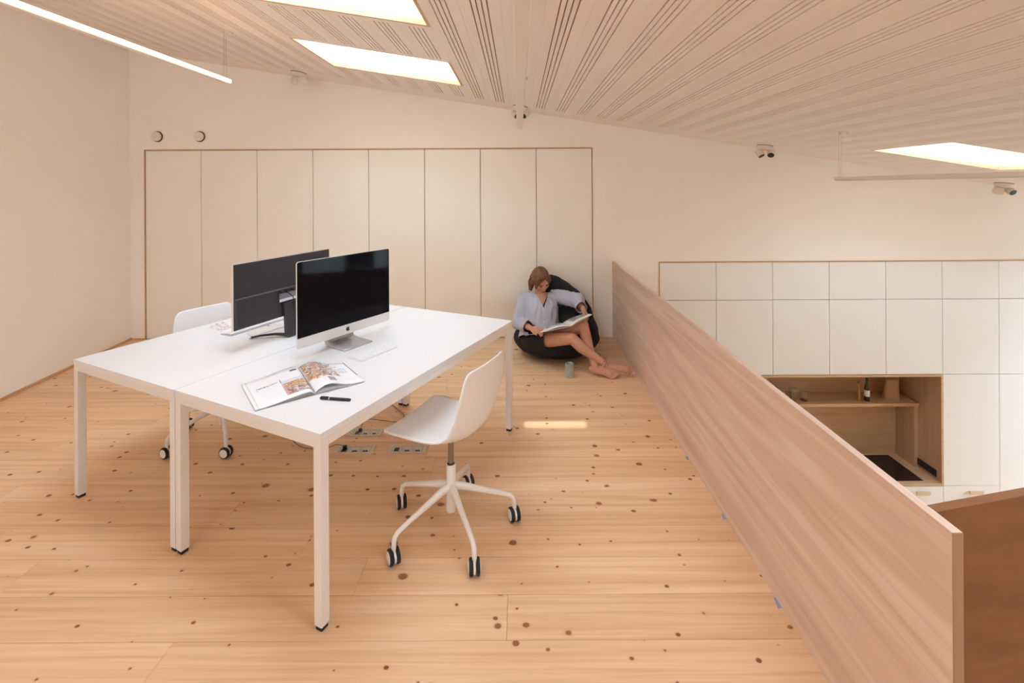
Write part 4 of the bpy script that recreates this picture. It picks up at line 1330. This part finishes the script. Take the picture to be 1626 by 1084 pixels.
fwd = side.cross(tors_up).normalized()          # out of the chest
if fwd.y > 0: fwd = -fwd
# torso as a loft of ellipses
body.tube([J['pelvis'] - tors_up * .07, J['pelvis'], J['waist'], J['chest'], J['chest'].lerp(J['neck'], .55), J['neck'] + tors_up * .005],
          [(.12, .085), (.155, .105), (.125, .092), (.140, .098), (.135, .075), (.055, .05)], 22, up=fwd)
# shoulders and arms
for s_, e_, w_ in (('rsh', 'rel', 'rwr'), ('lsh', 'lel', 'lwr')):
    body.capsule(J['chest'].lerp(J['neck'], .75), J[s_], .05, .045)
    body.capsule(J[s_], J[e_], .044, .036)
    body.capsule(J[e_], J[e_].lerp(J[w_], .35), .036, .036)
    body.capsule(J[e_].lerp(J[w_], .35), J[w_], .036, .0235)
# legs
for h_, k_, a_ in (('rhip', 'rkn', 'ran'), ('lhip', 'lkn', 'lan')):
    body.capsule(J[h_], J[k_], .083, .052, seg=18)
    d = (J[a_] - J[k_]).normalized()
    n_ = Vector((0, 0, -1)) - d * d.dot(Vector((0, 0, -1))); n_.normalize()
    body.capsule(J[k_], J[k_].lerp(J[a_], .30) + n_ * .012, .050, .050, seg=18)
    body.capsule(J[k_].lerp(J[a_], .30) + n_ * .012, J[k_].lerp(J[a_], .85), .050, .030, seg=16)
    body.capsule(J[k_].lerp(J[a_], .85), J[a_], .030, .031, seg=16)
# neck and head
hf = Vector((.34, -.80, -.50)).normalized()         # where the face looks
hx = hf.cross(Vector((0, 0, 1))).normalized()       # to the image left -> person's right is -hx
hx = -hx if hx.x < 0 else hx
tilt = Matrix.Rotation(R(6), 3, hf)
hx = tilt @ hx
hu = hx.cross(hf).normalized()
if hu.z < 0: hu = -hu
HM = Matrix((hx, hf, hu)).transposed()
hc = J['head']
def HP(x, y, z): return hc + HM @ Vector((x, y, z))
body.capsule(J['neck'] - tors_up * .02, hc + HM @ Vector((0, -.025, -.055)), .052, .046)
body.ellipsoid(HP(0, -.012, .028), (.073, .092, .088), HM, 24, 18)
body.ellipsoid(HP(0, .022, -.030), (.058, .066, .075), HM, 22, 16)
body.ellipsoid(HP(0, .055, -.088), (.028, .026, .022), HM)
body.ellipsoid(HP(0, .072, .022), (.050, .014, .012), HM)                # brow
body.capsule(HP(0, .080, .012), HP(0, .100, -.026), .0075, .0125, 10)     # nose
body.ellipsoid(HP(0, .090, -.031), (.017, .011, .009), HM)
body.ellipsoid(HP(0, .080, -.058), (.023, .012, .011), HM)                # mouth
for s_ in (-1, 1):
    body.ellipsoid(HP(s_ * .038, .056, -.022), (.024, .02, .022), HM)       # cheeks
    body.ellipsoid(HP(s_ * .072, -.008, -.006), (.008, .018, .030), HM)     # ears
# feet
def foot(an, toe, sole, up_n):
    d = (toe - an).normalized()
    body.capsule(an - d * .025 + sole * .028, an + d * .03 + sole * .02, .031, .033, 14)
    body.capsule(an + d * .02 + sole * .010, toe - d * .055 + sole * .014, .033, .031, 16, flat=.72, up=up_n)
    w = d.cross(up_n).normalized()
    for q, (o_, l_, r_) in enumerate(((-.026, .040, .0118), (-.009, .038, .0090), (.006, .032, .0085), (.018, .025, .0080), (.029, .016, .0075))):
        a = toe - d * .055 + w * o_ + sole * .014
        body.capsule(a, a + d * (l_ + .022) - up_n * .004, r_ * 1.15, r_ * .85, 10)
    return d, w
rt = P(1004, 586, 4.085) - ORG
lt = P(978, 595, 4.04) - ORG
foot(J['ran'], rt, Vector((.05, .25, -.96)).normalized() * .9, Vector((-.15, -.75, .64)).normalized())
foot(J['lan'], lt, Vector((.0, .12, -.99)).normalized() * .9, Vector((-.1, -.65, .75)).normalized())
# hands
def hand(wr, dirv, palm_n, thumb_side, curl, L=.175):
    """dirv: along the fingers, palm_n: out of the palm"""
    dirv = dirv.normalized(); palm_n = (palm_n - dirv * palm_n.dot(dirv)).normalized()
    w = dirv.cross(palm_n).normalized() * thumb_side        # towards the thumb
    body.capsule(wr, wr + dirv * .055, .024, .034, 14, flat=.55, up=palm_n)
    body.capsule(wr + dirv * .045 - w * .012, wr + dirv * .07 + w * .012, .027, .027, 12, flat=.6, up=palm_n)
    tips = []
    for q, (o_, l_) in enumerate(((.028, .068), (.010, .076), (-.009, .070), (-.027, .054))):
        a = wr + dirv * .078 + w * o_
        d = dirv.copy()
        prev = a
        for s, fr in enumerate((.45, .32, .23)):
            d = (Matrix.Rotation(R(curl[s]) , 3, dirv.cross(palm_n)) @ d)
            nx = prev + d * (l_ * fr)
            body.capsule(prev, nx, .0092 - .0008 * s, .0088 - .001 * s, 10)
            prev = nx
        tips.append((prev, d))
    # the thumb leaves the side of the palm near its base
    a = wr + dirv * .022 + w * .022
    d1 = (dirv * .86 + w * .42 + palm_n * .18).normalized()
    b = a + d1 * .042
    d2 = (dirv * .86 + w * .10 + palm_n * .48).normalized()
    c = b + d2 * .034
    body.capsule(a, b, .0125, .0105, 10); body.capsule(b, c, .0105, .0085, 10)
    return tips
rhd = (P(860, 524, 4.26) - ORG) - J['rwr']
tips_r = hand(J['rwr'], rhd, Vector((.15, .35, -.92)), -1, (22, 34, 24))
lhd = (P(931, 503, 4.30) - ORG) - J['lwr']
tips_l = hand(J['lwr'], lhd, Vector((-.55, .15, -.6)), 1, (18, 30, 24))
skin = remeshed(body, 'body', M['skin'], .0042, 3, person)

# face details
for s_ in (-1, 1):
    e = MB().ellipsoid(HP(s_ * .031, .074, -.004), (.0135, .0060, .0036), HM, 12, 8)
    e.build('eyelashes', M['eye'], person, smooth=True)
    b2 = MB().tube([HP(s_ * .014, .086, .014), HP(s_ * .032, .084, .019), HP(s_ * .050, .073, .013)], [.0022, .0032, .0018], 8)
    b2.build('eyebrow', M['brow'], person, smooth=True)
lp = MB().tube([HP(-.022, .082, -.060), HP(-.008, .0915, -.057), HP(0, .0918, -.0585), HP(.008, .0915, -.057), HP(.022, .082, -.060)], [.002, .0044, .004, .0044, .002], 8)
lp.tube([HP(-.018, .083, -.065), HP(0, .091, -.0675), HP(.018, .083, -.065)], [.002, .0048, .002], 8)
lp.build('lips', M['lips'], person, smooth=True)
for tp, d in tips_r + tips_l:
    MB().ellipsoid(tp - fwd * 0, (.0055, .0055, .0055)).build('fingernail', M['nail'], person, smooth=True)

# hair: cap gathered into a low ponytail, loose strands at the temples
hb = MB()
hb.ellipsoid(HP(0, -.030, .040), (.086, .098, .092), HM, 30, 22)
hb.ellipsoid(HP(0, -.085, .010), (.066, .055, .070), HM, 24, 16)
hb.ellipsoid(HP(-.006, .030, .098), (.060, .055, .026), HM, 20, 12)
for s_ in (-1, 1):
    hb.capsule(HP(s_ * .045, .058, .088), HP(s_ * .076, .036, .018), .020, .013)
    hb.capsule(HP(s_ * .076, .036, .018), HP(s_ * .073, .040, -.040), .012, .006)
    hb.capsule(HP(s_ * .078, .010, .030), HP(s_ * .075, -.03, -.03), .022, .026)
hb.capsule(HP(.012, .070, .088), HP(.056, .066, .030), .012, .007)
hb.capsule(HP(-.010, .072, .090), HP(-.058, .064, .026), .015, .010)
hb.capsule(HP(-.058, .064, .026), HP(-.068, .052, -.035), .010, .005)
hb.capsule(HP(-.03, -.095, .0), HP(-.058, -.085, -.065), .042, .036)
hb.capsule(HP(-.058, -.085, -.065), HP(-.072, -.055, -.135), .036, .020)
def hair_disp(co):
    q = HM.transposed() @ (co - hc)
    return .0016 * math.sin(q.x * 260 + 3.0 * noise.noise(q * 14)) + .0025 * noise.noise(q * 24)
remeshed(hb, 'hair', M['hair'], .0055, 3, person, None, hair_disp)

# shirt
sb = MB()
sb.tube([J['pelvis'] - tors_up * .035 + fwd * .005, J['pelvis'] + tors_up * .04, J['waist'] + fwd * .008, J['chest'] + fwd * .006, J['chest'].lerp(J['neck'], .55), J['neck'] - tors_up * .012, J['neck'] + tors_up * .016],
        [(.205, .145), (.190, .138), (.168, .125), (.165, .122), (.152, .096), (.078, .066), (.064, .058)], 26, up=fwd)
for s_, e_, w_ in (('rsh', 'rel', 'rwr'), ('lsh', 'lel', 'lwr')):
    sb.capsule(J['chest'].lerp(J['neck'], .62), J[s_], .075, .066)
    sb.capsule(J[s_], J[e_], .066, .064, 18)
    sb.capsule(J[e_], J[e_].lerp(J[w_], .62), .064, .050, 18)
    cuff = J[e_].lerp(J[w_], .62)
    dd = (J[w_] - J[e_]).normalized()
    sb.tube([cuff - dd * .01, cuff + dd * .045], [.050, .050], 18)
def shirt_disp(co):
    a = noise.noise(co * 9.0 + Vector((3, 1, 2))) * .016
    q = Vector((co.dot(side) * 16, co.dot(tors_up) * 7, co.dot(fwd) * 10))
    b = abs(noise.noise(q + Vector((7, 2, 5)))) * .018
    return a - b + .008
cuffs = [(J['rel'].lerp(J['rwr'], .62), (J['rwr'] - J['rel']).normalized()), (J['lel'].lerp(J['lwr'], .62), (J['lwr'] - J['lel']).normalized())]
def near_geom(bm, test):
    fs = [f for f in bm.faces if test(f.calc_center_median())]
    es = {e for f in fs for e in f.edges}; vs = {v for f in fs for v in f.verts}
    return fs + list(es) + list(vs)
def axis_dist(c, p, d):
    r = c - p
    return (r - d * r.dot(d)).length
def cut(bm, test, co, no, clear=True):
    """cut a clean hem through part of the cloth; what lies beyond the plane goes"""
    bmesh.ops.bisect_plane(bm, geom=near_geom(bm, test), dist=1e-5, plane_co=co, plane_no=no, clear_outer=False, clear_inner=False)
    if clear:
        kill = [f for f in bm.faces if test(f.calc_center_median()) and (f.calc_center_median() - co).dot(no) > 0]
        bmesh.ops.delete(bm, geom=kill, context='FACES')
def shirt_post(bm):
    for cc, dd in cuffs:
        cut(bm, lambda c, cc=cc, dd=dd: axis_dist(c, cc, dd) < .068 and -.03 < (c - cc).dot(dd) < .13, cc + dd * .030, dd)
    hem = J['pelvis'] - tors_up * .022
    hn = (-tors_up + fwd * .10).normalized()
    cut(bm, lambda c: (c - hem).length < .27 and min((c - cc).length for cc, _ in cuffs) > .085, hem, hn)
    # open collar: neck hole and a V that runs down from it
    nk = J['neck']
    front = lambda c: (c - nk).dot(fwd) > -.02 and -.20 < (c - nk).dot(tors_up) < .05 and abs((c - nk).dot(side)) < .11
    apex = nk - tors_up * .165 + side * .022
    for sg in (-1, 1):
        top = nk + tors_up * .02 + side * sg * .082
        ln = (top - apex).normalized()
        pn = ln.cross(fwd).normalized()
        bmesh.ops.bisect_plane(bm, geom=near_geom(bm, front), dist=1e-5, plane_co=apex, plane_no=pn)
    cut(bm, lambda c: (c - nk).length < .12, nk + tors_up * .006, tors_up)
    kill = []
    for f in bm.faces:
        r = f.calc_center_median() - nk
        h, sx = r.dot(tors_up), r.dot(side)
        if r.dot(fwd) > 0 and -.165 < h < .05:
            k = (h + .165) / .185
            if -.082 * k + .022 * (1 - k) < sx < .082 * k + .022 * (1 - k): kill.append(f)
    bmesh.ops.delete(bm, geom=kill, context='FACES')
    bmesh.ops.delete(bm, geom=[v for v in bm.verts if not v.link_faces], context='VERTS')
shirt = remeshed(sb, 'shirt', M['shirt'], .0075, 4, person, shirt_post, shirt_disp)
s_ = shirt.modifiers.new('thick', 'SOLIDIFY'); s_.thickness = .003; s_.offset = 0
# collar band along the cut edge of the neck opening
cl = MB()
bm = bmesh.new(); bm.from_mesh(shirt.data)
for e in bm.edges:
    if len(e.link_faces) == 1:
        m = (e.verts[0].co + e.verts[1].co) / 2 - J['neck']
        if -.19 < m.dot(tors_up) < .05 and abs(m.dot(side)) < .12 and m.dot(fwd) > -.11:
            a_, b_2 = e.verts[0].co, e.verts[1].co
            n_ = (e.verts[0].normal + e.verts[1].normal).normalized()
            d_ = (b_2 - a_).normalized() * .004
            wide = .009 if m.dot(tors_up) > -.06 else .006
            cl.tube([a_ - d_ + n_ * .003, b_2 + d_ + n_ * .003], [(.004, wide), (.004, wide)], 6, up=n_.cross(d_).normalized())
bm.free()
if cl.v: cl.build('collar', M['shirt'], person, smooth=True)
bt = MB()
for k in range(3):
    c = J['neck'] - tors_up * (.175 + .055 * k) + side * .022 + fwd * (.139 + .002 * k)
    MB().ellipsoid(c, (.0055, .0055, .0055)).build('button', M['sticker'], person, smooth=True)
# dark strap of the top worn underneath
MB().tube([J['neck'] - tors_up * .035 + side * .060 + fwd * .062, J['neck'] - tors_up * .09 + side * .045 + fwd * .100, J['neck'] - tors_up * .150 + side * .024 + fwd * .118], [(.010, .006), (.016, .006), (.02, .006)], 10, up=fwd).build('undershirt', M['top'], person, smooth=True)

# shorts
tb = MB()
tb.tube([J['pelvis'] - tors_up * .09, J['pelvis'] - tors_up * .03, J['pelvis'] + tors_up * .04], [(.15, .11), (.185, .128), (.172, .118)], 22, up=fwd)
for h_, k_, t_ in (('rhip', 'rkn', .42), ('lhip', 'lkn', .40)):
    tb.capsule(J[h_], J[h_].lerp(J[k_], t_), .102, .096, 20)
hems = [(J['rhip'].lerp(J['rkn'], .45), (J['rkn'] - J['rhip']).normalized()), (J['lhip'].lerp(J['lkn'], .42), (J['lkn'] - J['lhip']).normalized())]
def shorts_post(bm):
    for c0, d0 in hems:
        cut(bm, lambda c, c0=c0, d0=d0: axis_dist(c, c0, d0) < .135 and -.03 < (c - c0).dot(d0) < .14, c0, d0)
sh_ = remeshed(tb, 'shorts', M['shorts'], .009, 4, person, shorts_post, lambda co: .008 * noise.noise(co * 14))
s_ = sh_.modifiers.new('thick', 'SOLIDIFY'); s_.thickness = .004; s_.offset = 0
# anklets on the upper foot, bracelet on the wrist
def ring(c, d, r, t, name):
    d = d.normalized(); a = d.orthogonal().normalized(); b = d.cross(a)
    pts = [c + (a * math.cos(q) + b * math.sin(q)) * r for q in [2 * math.pi * k / 20 for k in range(21)]]
    MB().tube(pts, t, 6).build(name, M['brow'], person, smooth=True)
da = J['ran'] - J['rkn']
ring(J['ran'] - da.normalized() * .01, da + Vector((.1, .05, .03)), .0345, .0018, 'anklet')
ring(J['ran'] - da.normalized() * .03, da, .0335, .0018, 'anklet')
ring(J['lwr'].lerp(J['lel'], .12), J['lwr'] - J['lel'], .0285, .0022, 'bracelet')
tag(person, 'barefoot person in pale blue shirt and black shorts reading on the bean bag', 'person')

# ---- the book the reader holds
bk = dict(ln=P(858, 527, 4.235), gn=P(907, 517, 4.165), rn=P(940, 498.5, 4.24), rf=P(926, 497.5, 4.45), gf=P(893, 513, 4.40), lf=P(867, 519, 4.43))
bo_ = Vector(bk['gn'])
book = empty('picture_book', bo_)
for nm, a, b, c, d, bow in (('left_page', 'ln', 'gn', 'gf', 'lf', .016), ('right_page', 'rn', 'gn', 'gf', 'rf', .012)):
    def fn(u, v, a=a, b=b, c=c, d=d, bow=bow):
        p = bk[a].lerp(bk[b], u).lerp(bk[d].lerp(bk[c], u), v) - bo_
        return tuple(p + Vector((0, 0, bow * math.sin(math.pi * u ** 1.5))))
    def fn0(u, v, a=a, b=b, c=c, d=d):
        p = bk[a].lerp(bk[b], u).lerp(bk[d].lerp(bk[c], u), v) - bo_
        return tuple(p + Vector((0, 0, -.004)))
    mb, uvs = uvgrid(fn, 14, 6)
    t_ = NT('print_' + nm)
    u_ = t_.node('ShaderNodeUVMap').outputs[0]
    nz = t_.noise(t_.mapping(u_, (4, 5, 1)), 1.0, 4.0, .6)
    sx_ = t_.node('ShaderNodeSeparateXYZ'); t_.link(u_, sx_.inputs[0])
    inn = t_.math('MULTIPLY', t_.math('MULTIPLY', t_.math('GREATER_THAN', sx_.outputs[0], .08), t_.math('LESS_THAN', sx_.outputs[0], .80)), t_.math('GREATER_THAN', sx_.outputs[1], .42 if nm == 'left_page' else .25))
    pc_ = t_.ramp(nz, [(.3, (.16, .14, .13)), (.5, (.42, .40, .38)), (.7, (.68, .67, .65))])
    col = t_.mix(inn, (.82, .80, .76), pc_)
    ob = mb.build(nm, t_.done(col, .4), book, smooth=True); set_uv(ob, uvs)
    s_ = ob.modifiers.new('thick', 'SOLIDIFY'); s_.thickness = .006; s_.offset = -1
    cv = MB().grid(fn0, 6, 4).build('cover', M['papedge'], book, smooth=True)
    s_ = cv.modifiers.new('thick', 'SOLIDIFY'); s_.thickness = .003; s_.offset = -1
tag(book, 'large open picture book held on the lap of the seated person', 'book')

# ---- place the added sun patch lamp in the shaft of the back left roof window
tgt = Vector((.305, 3.275, 0))
src = Vector((-.80, 3.80, ceilz(-.80) + .30))
so2 = bpy.data.objects.new('sun_patch_lamp', sunb); C.objects.link(so2)
so2.location = src
zdir = (src - tgt).normalized()
xdir = Vector((1, 0, 0)); xdir = (xdir - zdir * xdir.dot(zdir)).normalized()
ydir = zdir.cross(xdir)
so2.matrix_world = Matrix.Translation(src) @ Matrix((xdir, ydir, zdir)).transposed().to_4x4()
